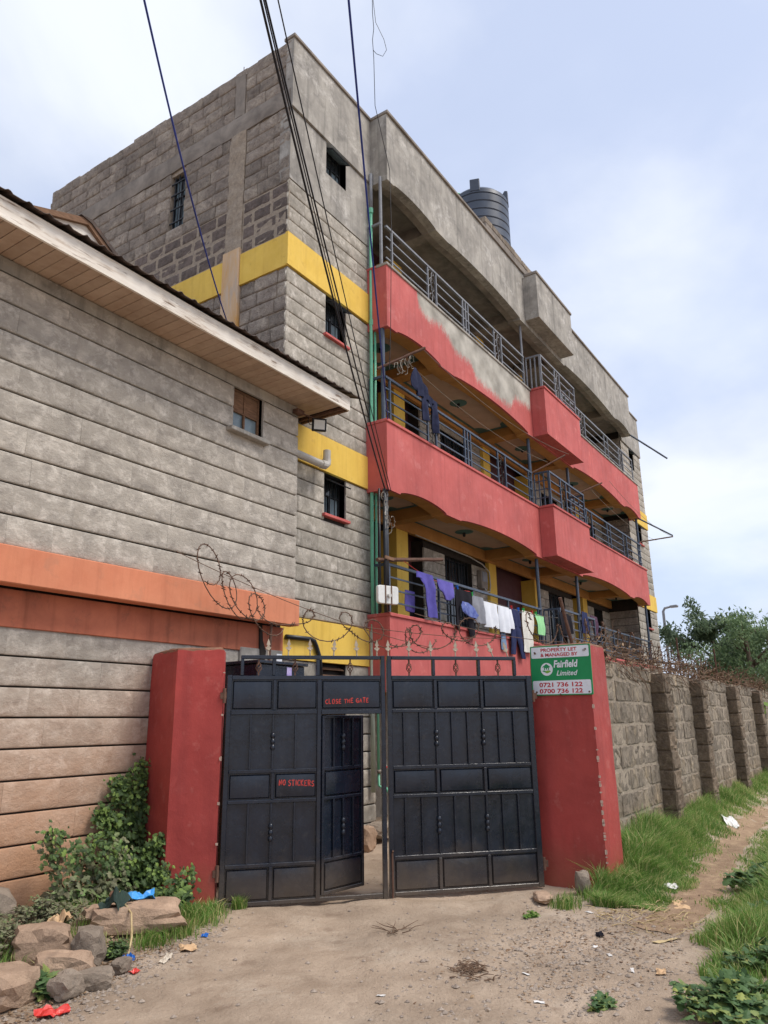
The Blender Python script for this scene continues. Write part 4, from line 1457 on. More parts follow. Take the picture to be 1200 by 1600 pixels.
def pillow(x0, x1, z0, z1, y, d=0.028):
    """pressed steel panel"""
    n = 8
    us = [0, 0.010/(x1 - x0), 0.03/(x1 - x0), .25, .5, .75, 1 - 0.03/(x1 - x0), 1 - 0.010/(x1 - x0), 1]
    vs_ = [0, 0.010/(z1 - z0), 0.03/(z1 - z0), .25, .5, .75, 1 - 0.03/(z1 - z0), 1 - 0.010/(z1 - z0), 1]
    mb = MB()
    for j in range(n + 1):
        for i in range(n + 1):
            u, v = us[i], vs_[j]
            e = min(u, 1 - u)*(x1 - x0)
            f = min(v, 1 - v)*(z1 - z0)
            k = min(1.0, e/0.010)*min(1.0, f/0.010)
            b = (max(0, math.sin(math.pi*u)*math.sin(math.pi*v)))**0.6
            mb.v.append((x0 + (x1 - x0)*u, y - d*k*(0.62 + 0.38*b), z0 + (z1 - z0)*v))
    for j in range(n):
        for i in range(n):
            p = j*(n + 1) + i
            mb.f.append((p, p + 1, p + n + 2, p + n + 1))
    o = len(mb.v)
    mb.v += [(x0, y + 0.004, z0), (x1, y + 0.004, z0), (x1, y + 0.004, z1), (x0, y + 0.004, z1)]
    c = [0, n, (n + 1)*(n + 1) - 1, (n + 1)*n]
    mb.f.append((o + 3, o + 2, o + 1, o))
    mb.f.append(tuple(range(0, n + 1)) + (o + 1, o))
    mb.f.append(tuple(range(c[3], c[2] + 1)) + (o + 2, o + 3))
    mb.f.append(tuple(range(0, c[3] + 1, n + 1)) + (o + 3, o))
    mb.f.append(tuple(range(n, c[2] + 1, n + 1)) + (o + 2, o + 1))
    return mb


def collar(t, x, z, y):
    prof = []
    for k in range(3):
        zc_ = z + (k - 1)*0.055
        prof += [(0.010, zc_ - 0.026), (0.019, zc_ - 0.018), (0.023, zc_), (0.019, zc_ + 0.018), (0.010, zc_ + 0.026)]
    part('collar', MB().lathe(x, y, prof, 10), GP, t, smooth=True, local=True)


def bars(t, xs, z0, z1, coll, y=-0.012):
    for x in xs:
        part('bar', MB().box(x - 0.009, x + 0.009, y - 0.009, y + 0.009, z0, z1), GP, t, local=True, bevel=0.002)
        if any(abs(x - c) < 0.01 for c in coll):
            collar(t, x, (z0 + z1)/2, y)


def frame_bar(t, x0, x1, z0, z1, y0=-0.022, y1=0.022, name='frame_bar'):
    return part(name, MB().box(x0, x1, y0, y1, z0, z1), GP, t, local=True, bevel=0.004)


def finial(t, x, z, tilt=0.0):
    M_ = Matrix.Translation((x, 0, z)) @ Matrix.Rotation(tilt, 4, 'Y')
    mb = MB()
    mb.lathe(0, 0, [(0.007, -0.02), (0.007, 0.045), (0.014, 0.05), (0.014, 0.058), (0.006, 0.064)], 8)
    mb.prism([(-0.006, 0.06), (-0.022, 0.062), (-0.030, 0.082), (-0.016, 0.078), (-0.008, 0.10), (-0.020, 0.104), (0.0, 0.165), (0.020, 0.104), (0.008, 0.10), (0.016, 0.078), (0.030, 0.082), (0.022, 0.062), (0.006, 0.06)], 'y', -0.006, 0.006)
    part('finial', move(mb, M_), 'spike_paint', t, local=True)


def basket(t, x, z0, z1):
    mb = MB()
    zc_ = (z0 + z1)/2
    for k in range(4):
        pts = []
        for i in range(11):
            f = i/10
            r = 0.028*math.sin(math.pi*f)
            th = 2*math.pi*(k/4 + f*0.6)
            pts.append((x + r*math.cos(th), r*math.sin(th), zc_ - 0.055 + 0.11*f))
        mb.tube(pts, 0.005, 5)
    mb.box(x - 0.007, x + 0.007, -0.007, 0.007, z0, zc_ - 0.05)
    mb.box(x - 0.007, x + 0.007, -0.007, 0.007, zc_ + 0.05, z1)
    part('basket', mb, 'rust', t, local=True)


RZ = (0.035, 0.35, 0.905, 1.175, 1.72, 2.05)     # rail heights
lg_ = thing('gate_leaf', G0, 'black steel gate leaf with an open wicket door and red hand-painted words', 'gate', 'gate leaves', GANG)
rg_ = thing('gate_leaf', tuple(Vector(G0) + Vector((math.cos(GANG), math.sin(GANG), 0))*1.60), 'black steel gate leaf without a door, next to the signed pillar', 'gate', 'gate leaves', GANG)

# left leaf
for x0, x1, z0, z1 in ((0.0, 0.045, 0.01, 2.075), (0.885, 0.925, 0.02, 2.028), (1.535, 1.578, -0.02, 2.27)):
    frame_bar(lg_, x0, x1, z0, z1, -0.024, 0.024)
frame_bar(lg_, 0.046, 1.534, 2.03, 2.07)
frame_bar(lg_, 0.046, 0.884, 1.70, 1.74)
frame_bar(lg_, 0.926, 1.534, 1.695, 1.735)
for z in (1.175, 0.905, 0.35):
    frame_bar(lg_, 0.046, 0.884, z - 0.016, z + 0.016)
frame_bar(lg_, 0.046, 1.534, 0.015, 0.05)
part('sheet', MB().box(0.046, 0.884, 0.004, 0.008, 0.05, 2.03), GP, lg_, local=True)
part('sheet', MB().box(0.926, 1.534, 0.004, 0.008, 1.735, 2.03), GP, lg_, local=True)
for z0, z1 in ((1.74, 2.03), (0.921, 1.159), (0.05, 0.334)):
    frame_bar(lg_, 0.447, 0.478, z0, z1)
    part('panel', pillow(0.058, 0.436, z0 + 0.012, z1 - 0.012, 0.003), GP, lg_, local=True, smooth='auto')
    part('panel', pillow(0.490, 0.876, z0 + 0.012, z1 - 0.012, 0.003), GP, lg_, local=True, smooth='auto')
part('panel', pillow(0.936, 1.524, 1.75, 2.018, 0.003), GP, lg_, local=True, smooth='auto')
for z0, z1 in ((1.192, 1.70), (0.367, 0.888)):
    bars(lg_, (0.24, 0.455, 0.675), z0, z1, (0.455,))
STROKES = {'C': [[(.9, .85), (.6, 1), (.2, .85), (0, .5), (.2, .1), (.6, 0), (.92, .15)]], 'L': [[(.05, 1), (0, .02), (.8, 0)]],
           'O': [[(.5, 1), (.1, .8), (0, .4), (.3, .02), (.75, .08), (1, .5), (.8, .92), (.5, 1)]], 'S': [[(.9, .9), (.5, 1), (.1, .8), (.3, .55), (.8, .42), (.85, .12), (.4, 0), (0, .12)]],
           'E': [[(.85, 1), (.05, .97), (0, 0), (.85, .02)], [(.02, .5), (.65, .52)]], 'T': [[(-.1, .97), (1, 1)], [(.45, 1), (.48, 0)]], 'H': [[(0, 1), (.03, 0)], [(.85, 1), (.82, 0)], [(.02, .5), (.85, .54)]],
           'G': [[(.9, .85), (.5, 1), (.1, .75), (0, .35), (.3, .02), (.85, .08), (.9, .45), (.5, .45)]], 'A': [[(0, 0), (.45, 1), (.9, 0)], [(.2, .38), (.72, .4)]], 'N': [[(0, 0), (.04, 1), (.8, .02), (.86, 1)]],
           'I': [[(.2, 1), (.22, 0)]], 'K': [[(0, 1), (.04, 0)], [(.8, 1), (.05, .45), (.85, 0)]], 'R': [[(.02, 0), (.05, 1), (.6, 1), (.8, .75), (.5, .5), (.05, .48)], [(.4, .5), (.85, 0)]]}


def brush_text(body, x, z, w_, h, y, slope, seed):
    """letters as brush strokes with an uneven hand"""
    rr = random.Random(seed)
    mb = MB()
    adv = {' ': 0.75, 'I': 0.75}
    tot = sum(adv.get(c, 1.32) for c in body)
    u = w_/tot
    cx_ = x
    for c in body:
        if c != ' ':
            hh = h*rr.uniform(.88, 1.1)
            dz = rr.uniform(-.06, .06)*h
            for st in STROKES[c]:
                pts = []
                for a, b in st:
                    px_, pz = cx_ + a*u*.95 + rr.gauss(0, .025)*u, z + dz + b*hh + slope*(cx_ - x) + rr.gauss(0, .02)*h
                    pts.append((px_, pz))
                fine = []
                for p, q in zip(pts[:-1], pts[1:]):
                    for k in range(3):
                        fine.append((p[0] + (q[0] - p[0])*k/3, y - .0004*rr.random(), p[1] + (q[1] - p[1])*k/3))
                fine.append((pts[-1][0], y, pts[-1][1]))
                o = len(mb.v)
                mb.tube(fine, [0.0042*rr.uniform(.75, 1.2) for _ in fine], 6)
                for k in range(o, len(mb.v)):      # flatten to a film of paint
                    v = mb.v[k]
                    mb.v[k] = (v[0], y + (v[1] - y)*.15, v[2])
        cx_ += adv.get(c, 1.32)*u
    return mb


part('lettering', brush_text('CLOSE THE GATE', 0.965, 1.795, 0.45, 0.042, -0.0250, 0.03, 3), 'letter_red', lg_, local=True, label='red hand-painted words CLOSE THE GATE')
part('lettering', brush_text('NO STICKERS', 0.525, 1.045, 0.345, 0.050, -0.0250, -0.05, 5), 'letter_red', lg_, local=True, label='red hand-painted words NO STICKERS')
# crest
frame_bar(lg_, 0.125, 1.534, 2.232, 2.268)
for x in (0.14, 0.45, 0.89):
    frame_bar(lg_, x - 0.016, x + 0.016, 2.072, 2.231)
for x in (0.39, 0.59, 0.81, 1.05, 1.29, 1.50):
    finial(lg_, x, 2.27, U(-0.06, 0.06))
for x in (0.30, 0.66, 1.22):
    basket(lg_, x, 2.072, 2.231)
for z in (0.30, 1.88):
    hg = MB().tube([(-0.02, -0.012, z - 0.07), (-0.02, -0.012, z + 0.07)], 0.017, 8)
    hg.box(-0.06, 0.0, -0.02, 0.0, z - 0.03, z + 0.03)
    part('hinge', hg, 'rust', lg_, local=True)
# wicket door standing ajar
DA = RAD(36)
dm = Matrix.Translation((0.932, 0.0, 0)) @ Matrix.Rotation(DA, 4, 'Z')
DW = 0.595
wd = group_part('wicket_door', lg_)
wd.matrix_parent_inverse = Matrix.Identity(4)
wd.matrix_local = dm
WM[wd] = WM[lg_] @ dm
wd['label'] = 'wicket door swung inward'


def dpart(name, mb, **k):
    return part(name, mb, GP, wd, local=True, **k)


for x0, x1, z0, z1 in ((0, 0.03, 0.06, 1.685), (DW - 0.03, DW, 0.06, 1.685), (0.031, DW - 0.031, 1.655, 1.685), (0.031, DW - 0.031, 0.06, 0.09), (0.031, DW - 0.031, 1.165, 1.195), (0.031, DW - 0.031, 0.895, 0.922), (0.031, DW - 0.031, 0.345, 0.372)):
    dpart('door_frame', MB().box(x0, x1, -0.018, 0.018, z0, z1), bevel=0.003)
dpart('door_sheet', MB().box(0.031, DW - 0.031, 0.004, 0.008, 0.09, 1.655))
for z0, z1 in ((0.09, 0.345), (0.922, 1.165)):
    dpart('door_panel', pillow(0.042, DW - 0.042, z0 + 0.01, z1 - 0.01, 0.003), smooth='auto')
for z0, z1 in ((1.195, 1.655), (0.372, 0.895)):
    for q in (0.27, 0.5, 0.74):
        dpart('door_bar', MB().box(DW*q - 0.009, DW*q + 0.009, -0.02, -0.003, z0, z1), bevel=0.002)
    prof = []
    zc_ = (z0 + z1)/2
    for k in range(3):
        zz = zc_ + (k - 1)*0.055
        prof += [(0.010, zz - 0.026), (0.019, zz - 0.018), (0.023, zz), (0.019, zz + 0.018), (0.010, zz + 0.026)]
    dpart('door_collar', MB().lathe(DW*0.5, -0.012, prof, 10), smooth=True)

# right leaf (local x from its own post)
for x0, x1, z0, z1 in ((0.0, 0.048, -0.03, 2.27), (1.528, 1.585, 0.01, 2.07)):
    frame_bar(rg_, x0, x1, z0, z1, -0.024, 0.024)
frame_bar(rg_, 0.049, 1.527, 2.03, 2.07)
for z in (1.72, 1.175, 0.905, 0.35):
    frame_bar(rg_, 0.049, 1.527, z - 0.017, z + 0.017)
frame_bar(rg_, 0.049, 1.527, 0.015, 0.05)
part('sheet', MB().box(0.049, 1.527, 0.004, 0.008, 0.05, 2.03), GP, rg_, local=True)
for z0, z1 in ((1.737, 2.03), (0.922, 1.158), (0.05, 0.333)):
    for x in (0.512, 1.018):
        frame_bar(rg_, x - 0.016, x + 0.016, z0, z1)
    for a, b in ((0.06, 0.486), (0.538, 0.992), (1.044, 1.517)):
        part('panel', pillow(a, b, z0 + 0.012, z1 - 0.012, 0.003), GP, rg_, local=True, smooth='auto')
for z0, z1 in ((1.192, 1.703), (0.367, 0.888)):
    bars(rg_, (0.17, 0.34, 0.512, 0.68, 0.85, 1.018, 1.19, 1.36), z0, z1, (0.512, 1.018))
frame_bar(rg_, 0.049, 1.42, 2.232, 2.268)
for x in (0.50, 1.0, 1.405):
    frame_bar(rg_, x - 0.016, x + 0.016, 2.072, 2.231)
for k, x in enumerate((0.02, 0.24, 0.48, 0.75, 0.99, 1.17, 1.34)):
    finial(rg_, x, 2.27, (-0.02, 0.03, -0.03, 0.02, -0.04, -0.35, -0.28)[k])
for x in (0.24, 0.75, 1.22):
    basket(rg_, x, 2.072, 2.231)
for z in (0.22, 1.86):
    part('hinge', MB().tube([(1.60, -0.012, z - 0.06), (1.60, -0.012, z + 0.06)], 0.016, 8).box(1.586, 1.64, -0.02, 0.0, z - 0.03, z + 0.03), 'rust', rg_, local=True)
part('drop_bolt', MB().tube([(0.024, -0.032, -0.05), (0.024, -0.032, 0.40), (0.024, -0.06, 0.42)], 0.009, 6), 'rust', rg_, local=True)

# ------------------------------------------------------------------ boundary wall on the right
KV = stone_variants('stone', 9, 0.16, 0.05, 'rough_stone', nu=6, nv=4, seed=17, vedge=0.06, hedge=0.10, smooth=False)
bw = thing('boundary_wall', (15, 2.9, 0), 'rough grey stone boundary wall with buttresses running beside the grassy path', 'wall')
PIL = [11.12, 13.62, 16.92, 20.2, 23.5]
wl = part('wall_core', MB().box(8.43, 60, 2.8515, 3.10, -0.2, 2.25), 'mortar', bw)
cn_ = 0
xa = 8.45
for k, xb in enumerate(PIL):
    stones(bw, KV, 'x', xa, xb - 0.002, 2.845, -0.02, 0.262, 8, lens=(0.36, 0.52), gh=0.026, gv=0.012, depth=0.055, seed=80 + k, jit=0.007, hj=0.012)
    stones(bw, KV, 'x', xa, xb - 0.002, 2.838, 2.09, 0.21, 1, lens=(0.3, 0.52), gh=0.02, gv=0.014, depth=0.08, seed=180 + k, jit=0.012, hj=0.03)
    xa = xb + 0.36
pv = stone_variants('stone', 5, 0.10, 0.06, 'pilaster_stone', seed=19, nu=5, nv=4, vedge=0.08, hedge=0.10, smooth=False)
for k, xb in enumerate(PIL):
    bt = part('buttress', MB().box(xb + 0.012, xb + 0.348, 2.672, 2.864, -0.1, 2.22), 'pilaster_stone', bw)
    for c in range(9):
        o = bpy.data.objects.new('stone', pv[rnd.randrange(5)])
        hh = 0.255
        o.location = (xb + U(-.008, .008), 2.655 + U(-.012, .008), -0.08 + c*hh)
        o.scale = (0.36, 0.15, hh - 0.018)
        reg(o, bt)
        o = bpy.data.objects.new('stone', pv[rnd.randrange(5)])
        o.location = (xb - 0.012 + U(-.008, .006), 2.862, -0.08 + c*hh)
        o.rotation_euler = (0, 0, -math.pi/2)
        o.scale = (0.20, 0.06, hh - 0.018)
        reg(o, bt)

# ------------------------------------------------------------------ pipes on the building
gp = thing('water_pipe', (9.45, 6.42, 0.3), 'tall green plastic water pipe running up the building front', 'pipe')
part('pipe', MB().tube([(9.44, 6.43, 2.9), (9.43, 6.43, 4.2), (9.455, 6.43, 6.0), (9.47, 6.43, 8.0), (9.50, 6.43, 10.5)], 0.029, 10), 'green_pipe', gp, smooth=True)
part('lower_pipe', MB().tube([(9.42, 6.44, 0.65), (9.42, 6.44, 2.95)], 0.034, 10), 'pale_pipe', gp, smooth=True)
part('upper_pipe', MB().tube([(9.50, 6.43, 10.45), (9.51, 6.43, 11.25)], 0.034, 10), 'grey_rail', gp, smooth=True)
for z in (3.0, 5.9, 8.2, 10.46):
    part('coupling', MB().tube([(9.44 + (z - 3)*0.008, 6.43, z - 0.05), (9.44 + (z - 3)*0.008, 6.43, z + 0.05)], 0.043, 10), 'green_pipe', gp, smooth='auto')
g2 = thing('water_pipe', (9.53, 6.42, 0.9), 'thinner green pipe beside the tall one, ending at a garden tap', 'pipe')
part('pipe', MB().tube([(9.50, 6.40, 0.92), (9.50, 6.40, 3.4), (9.52, 6.40, 5.5), (9.55, 6.40, 8.5)], 0.020, 8), 'green_pipe', g2, smooth=True)
part('tap', MB().tube([(9.50, 6.40, 0.94), (9.50, 6.40, 0.74), (9.52, 6.34, 0.70), (9.50, 6.26, 0.70), (9.47, 6.22, 0.66)], 0.020, 8), 'green_pipe', g2, smooth=True)
part('valve', MB().tube([(9.46, 6.38, 0.93), (9.60, 6.38, 0.93)], 0.026, 8).tube([(9.57, 6.36, 0.86), (9.60, 6.33, 1.02)], 0.012, 6), 'cable_grey', g2, smooth=True)
part('handle', MB().box(9.55, 9.62, 6.30, 6.34, 0.98, 1.0), 'letter_red', g2)
cp = thing('conduit_bundle', (9.40, 6.16, 3.2), 'black conduit pipes at the balcony corner with tangled wires', 'conduit')
for k, (x, r) in enumerate(((9.36, 0.030), (9.44, 0.040), (9.30, 0.018))):
    part('conduit', MB().tube([(x, 6.14 + 0.03*k, 3.2), (x + .005, 6.14 + 0.03*k, 5.14)], r, 10), 'black_pipe', cp, smooth=True)
tg = MB()
for k in range(9):
    c = Vector((9.38 + U(-.08, .1), 6.10 + U(-.06, .04), 4.75 + U(-.3, .33)))
    pts = []
    rr_ = U(0.03, 0.11)
    t0 = U(0, 6)
    for i in range(12):
        th = t0 + i*0.45
        pts.append(c + Vector((rr_*math.cos(th), U(-.02, .02), rr_*math.sin(th)*1.4 + 0.006*i)))
    tg.tube(pts, 0.006, 4)
part('wire_tangle', tg, 'cable_grey', cp)
part('strap', MB().box(9.26, 9.50, 6.07, 6.09, 4.0, 4.05).box(9.26, 9.5, 6.07, 6.09, 3.35, 3.38), 'wood_old', cp)
# flat panel antenna on the corner
A_M = Matrix.Translation((9.22, 6.02, 3.43)) @ Matrix.Rotation(RAD(-20), 4, 'Z')
an = thing('panel_antenna', (9.22, 6.02, 3.28), 'white square panel antenna strapped to the balcony corner', 'antenna')
part('panel', move(MB().prism(rrect(-0.19, 0.19, -0.135, 0.135, 0.04), 'y', -0.03, 0.03), A_M), 'white_plastic', an, bevel=0.008)
part('strap', move(MB().box(-0.065, -0.045, -0.037, -0.031, -0.14, 0.14).box(0.045, 0.065, -0.037, -0.031, -0.14, 0.14), A_M), 'old_wire', an)
part('connector', move(MB().tube([(0, -0.03, -0.01), (0, -0.075, -0.015)], 0.028, 10), A_M), 'white_plastic', an, smooth='auto')
part('bracket', MB().tube([(9.24, 6.06, 3.43), (9.36, 6.13, 3.44)], 0.018, 6).tube([(9.25, 6.05, 3.32), (9.30, 6.07, 3.2), (9.5, 6.15, 3.22)], 0.008, 5), 'rust', an)
# electricity meter box in the gallery
mt = thing('meter_box', (15.3, 7.40, 4.55), 'grey electricity meter box with a white cable on the gallery wall', 'meter box')
part('box', MB().box(15.13, 15.45, 7.33, 7.445, 4.50, 4.92), 'slab', mt, bevel=0.015)
part('cover', MB().box(15.17, 15.41, 7.318, 7.329, 4.66, 4.88), 'grey_rail', mt)
part('cable', MB().tube([(12.3, 7.34, 5.16), (14.6, 7.34, 5.12), (15.2, 7.33, 5.05), (15.52, 7.32, 4.92), (15.55, 7.32, 4.62), (15.48, 7.31, 4.46), (15.33, 7.31, 4.44), (15.26, 7.33, 4.51)], 0.014, 6), 'pvc_grey', mt, smooth=True)

# ------------------------------------------------------------------ overhead cables
CC = Vector((0, 0, 1.6))


def ray(x, y):
    return fw + r2*((x - 600)/FPX) - u2*((y - 800)/FPX)


def cable(label, start, t0, end, sag, r, mat, name='overhead_cable'):
    """from a mast beyond the top of the picture to its fixing on the building"""
    a = CC + ray(*start)*t0
    b = Vector(end)
    pts = []
    for i in range(41):
        f = i/40
        p = a.lerp(b, f)
        p.z -= sag*4*f*(1 - f)
        pts.append(p)
    return solo(name, MB().tube(pts, r, 6), mat, label, 'cable', 'overhead cables')


cable('blue cable farthest left, ending at the plastered column', (190, -160), 5.5, (7.30, 7.62, 7.55), 0.22, 0.010, 'cable_blue')
cable('thick dark cable reaching down past the eaves corner', (372, -150), 5.5, (9.30, 6.06, 5.02), 0.20, 0.011, 'cable_black')
cable('dark cable running close beside the thick one', (379, -150), 5.5, (9.34, 6.04, 5.08), 0.12, 0.009, 'cable_black')
cable('slim dark cable inside the pair, slightly higher', (376, -150), 5.6, (8.66, 6.35, 7.4), 0.02, 0.007, 'cable_black')
cable('thin cable between the pair and the single blue one', (408, -120), 5.5, (9.40, 6.04, 5.1), 0.10, 0.006, 'cable_black')
cable('straight blue cable in front of the plain wall, right of the pair', (531, -150), 5.5, (9.36, 6.05, 6.3), 0.06, 0.011, 'cable_blue')
# aerial wire with a loop
e0 = CC + ray(581, -60)*13.2
lp = MB()
pw_ = [CC + ray(x, y)*13.2 for x, y in ((581, -60), (582, 20), (584, 45), (582, 62), (584, 90), (586, 165))]
pw_ += [Vector((9.56, 6.05, 11.2)), Vector((9.58, 6.05, 10.0)), Vector((9.55, 6.05, 9.3)), Vector((9.50, 6.05, 8.1)), Vector((9.45, 6.06, 7.2))]
lp.tube(pw_, 0.006, 5)
lp.tube([CC + ray(x, y)*13.2 for x, y in ((583, 0), (587, 35), (600, 62), (604, 78), (598, 88), (588, 84), (583, 78))], 0.005, 5)
solo('aerial_wire', lp, 'cable_black', 'thin hanging wire with a small loop above the balcony corner', 'wire')

# ------------------------------------------------------------------ drying poles and lines on the balconies
def stick(name, a, b, r, mat, label, cat='pole', group='drying poles'):
    a, b = Vector(a), Vector(b)
    pts = [a.lerp(b, i/8) + Vector((0, 0, 0.008*noise.noise((i, a.x, 0)))) for i in range(9)]
    return solo(name, MB().tube(pts, [r*(1 + 0.12*noise.noise((i*1.3, b.x, 2))) for i in range(9)], 7), mat, label, cat, group)


stick('drying_pole', (9.38, 6.25, 7.25), (10.02, 5.70, 7.74), 0.024, 'rust', 'wooden drying pole sticking out beside the dark jeans')
stick('drying_pole', (9.20, 6.18, 3.98), (10.9, 6.0, 4.25), 0.032, 'rust', 'brown drying pole with red ties above the purple laundry')
stick('drying_pole', (15.72, 6.2, 7.16), (16.4, 5.6, 7.68), 0.02, 'rust', 'rough drying pole at the middle of the second balcony')
stick('drying_pole', (18.3, 6.2, 7.22), (19.0, 5.55, 7.66), 0.02, 'rust', 'rough drying pole right of the projecting bay on the second balcony')
stick('drying_pole', (24.80, 6.15, 11.05), (25.75, 5.2, 10.25), 0.03, 'rail_paint', 'long bare pole sticking out at the top right corner')
stick('drying_pole', (24.80, 6.15, 8.05), (25.6, 5.3, 7.5), 0.026, 'rail_paint', 'short bare pole sticking out at the right end of the second balcony')
stick('drying_pole', (24.80, 6.20, 7.25), (25.6, 5.3, 7.46), 0.022, 'rust', 'level rusty pole meeting the short pole at the right end')
wb2 = MB()
for k in range(8):
    c = Vector((9.62, 6.05, 7.36)).lerp(Vector((9.9, 5.85, 7.58)), U(0, 1))
    r_ = U(0.05, 0.14)
    t0 = U(0, 6)
    wb2.tube([c + Vector((r_*math.cos(t0 + i*.5)*.8, U(-.02, .02), -r_*.8 + r_*math.sin(t0 + i*.5))) for i in range(11)], 0.006, 4)
solo('wire_coil', wb2, 'cable_grey', 'tangle of loose grey wire hanging from the wooden pole by the jeans', 'wire')


def line(label, a, b, sag, r=0.0045, mat='cable_grey', grp='washing lines'):
    a, b = Vector(a), Vector(b)
    pts = []
    for i in range(19):
        f = i/18
        p = a.lerp(b, f)
        p.z -= sag*4*f*(1 - f)
        pts.append(p)
    return solo('washing_line', MB().tube(pts, r, 5), mat, label, 'washing line', grp)


line('long washing line on the second balcony from the jeans pole', (9.98, 5.73, 7.72), (16.4, 5.5, 7.68), 0.25)
line('lower washing line on the second balcony, nearer the railing', (9.7, 5.97, 7.52), (16.0, 5.9, 7.45), 0.22)
line('washing line right of the projecting bay, outermost', (19.1, 5.38, 7.70), (25.5, 5.35, 7.48), 0.2)
line('washing line right of the projecting bay, inner one', (18.7, 5.8, 7.48), (25.2, 5.75, 7.32), 0.2)
line('red washing line above the purple shirt', (9.75, 6.10, 4.08), (12.0, 6.06, 3.86), 0.10, 0.006, 'letter_red')
line('washing line holding the white and navy laundry', (11.9, 6.05, 3.84), (16.6, 6.02, 3.86), 0.10, 0.005)

# ------------------------------------------------------------------ laundry
CL = {}


def cloth_mat(key, a, b=None, **k):
    material('cloth_' + key, a, b, scale=9, rough=0.95, bump=0.5, bscale=120, large=0.05, spec=0.1, **k)
    return 'cloth_' + key


cloth_mat('purple', lin(98, 92, 168), lin(84, 78, 150))
cloth_mat('violet', lin(112, 104, 182), lin(96, 90, 166))
cloth_mat('black', lin(42, 40, 46), lin(32, 31, 36))
cloth_mat('camo', lin(120, 134, 190), lin(70, 82, 146), spots=(lin(190, 198, 222), 0.9, 16))
cloth_mat('grey', lin(148, 150, 158), lin(130, 132, 140))
cloth_mat('white', lin(232, 236, 242), lin(220, 224, 232))
cloth_mat('jeans', lin(132, 156, 184), lin(104, 126, 156))
cloth_mat('navy', lin(56, 62, 96), lin(44, 50, 80))
cloth_mat('green', lin(168, 228, 170), lin(150, 214, 152))
cloth_mat('plaid', lin(96, 70, 88), lin(70, 54, 72), spots=(lin(150, 120, 130), 0.6, 20))
cloth_mat('indigo', lin(54, 58, 82), lin(38, 42, 62))
cloth_mat('cream', lin(226, 224, 214), lin(210, 206, 196))


def garment(label, cat, mat, strips, y, amp=0.03, k=14.0, seed=0, name='garment', depth_top=0.012, pegs=()):
    """strips: lists of (z, x_left, x_right) from the top down, hung over a line"""
    mb = MB()
    nc = 10
    for q, st in enumerate(strips):
        rows = []
        for (za_, a0, a1), (zb_, b0, b1) in zip(st[:-1], st[1:]):
            n = max(2, int(abs(za_ - zb_)/0.035))
            for i in range(n):
                f = i/n
                rows.append((za_ + (zb_ - za_)*f, a0 + (b0 - a0)*f, a1 + (b1 - a1)*f))
        rows.append(st[-1])
        z_top = rows[0][0]
        for sgn in (-1, 1):
            o = len(mb.v)
            for (z, xl, xr) in rows:
                for c in range(nc + 1):
                    u = c/nc
                    x = xl + (xr - xl)*u
                    drop = min(1.0, (z_top - z)/0.25)
                    fold = amp*drop*(math.sin(k*x*(1 + .12*seed) + seed*1.7 + q + 1.8*z) + 0.6*noise.noise((x*7, z*4, seed)))
                    gap = depth_top*(0.5 + drop)*(1.0 if 0 < c < nc else 0.25)
                    xe = x + 0.012*noise.noise((x*5, z*6, seed + 4))*drop
                    ze = z + (0.012*noise.noise((x*9, q, seed)) if z == rows[-1][0] else 0)
                    mb.v.append((xe, y + fold + sgn*gap, ze))
            w_ = nc + 1
            for i in range(len(rows) - 1):
                for c in range(nc):
                    p = o + i*w_ + c
                    mb.f.append((p, p + 1, p + w_ + 1, p + w_))
    o = solo(name, mb, mat, label, cat, 'laundry on the first balcony', smooth=True)
    for (px_, pz, pm) in pegs:
        part('peg', MB().box(px_ - .008, px_ + .008, y - .022, y + .022, pz - .045, pz + .03), pm, o)
    return o


LY = 6.04
material('peg_blue', lin(40, 110, 210))
material('peg_green', lin(60, 190, 90))
material('peg_red', lin(210, 60, 60))
garment('purple long-sleeved shirt hanging over the rail', 'shirt', 'cloth_purple', [[(3.94, 10.12, 10.62), (3.74, 10.30, 10.66), (3.5, 10.34, 10.66), (3.24, 10.42, 10.70)], [(3.93, 10.10, 10.24), (3.84, 10.12, 10.38)]], LY, 0.03, 16, 1, 'shirt')
garment('violet cloth draped beside the purple shirt', 'cloth', 'cloth_violet', [[(3.91, 10.76, 11.33), (3.74, 10.84, 11.35), (3.66, 11.0, 11.30), (3.60, 11.08, 11.20)]], LY, 0.025, 14, 2, 'cloth')
garment('purple bag hanging behind the purple shirt', 'bag', 'cloth_violet', [[(3.66, 10.12, 10.42), (3.40, 10.12, 10.40), (3.32, 10.15, 10.38)]], 6.27, 0.01, 8, 3, 'bag')
garment('black trousers hanging by the violet cloth', 'trousers', 'cloth_black', [[(3.86, 11.42, 11.60), (3.5, 11.42, 11.56), (3.14, 11.38, 11.54)], [(3.84, 11.50, 12.05), (3.60, 11.58, 12.06), (3.42, 11.82, 12.06), (3.04, 11.88, 12.12)]], LY, 0.02, 13, 4, 'trousers', pegs=[(11.47, 3.87, 'peg_blue')])
garment('blue and white patterned cloth lying over the black trousers', 'cloth', 'cloth_camo', [[(3.62, 11.54, 11.78), (3.55, 11.50, 12.02), (3.44, 11.54, 12.16), (3.37, 11.82, 12.10)]], 5.985, 0.02, 12, 5, 'cloth')
garment('grey t-shirt hanging left of the white sheet', 'shirt', 'cloth_grey', [[(3.80, 12.02, 12.48), (3.6, 12.06, 12.54), (3.32, 12.10, 12.56)]], LY, 0.02, 15, 6, 'shirt', pegs=[(12.02, 3.82, 'peg_green')])
garment('wide white sheet in the middle of the laundry', 'sheet', 'cloth_white', [[(3.75, 12.46, 13.08), (3.5, 12.50, 13.12), (3.28, 12.52, 13.22)]], LY, 0.025, 11, 7, 'sheet')
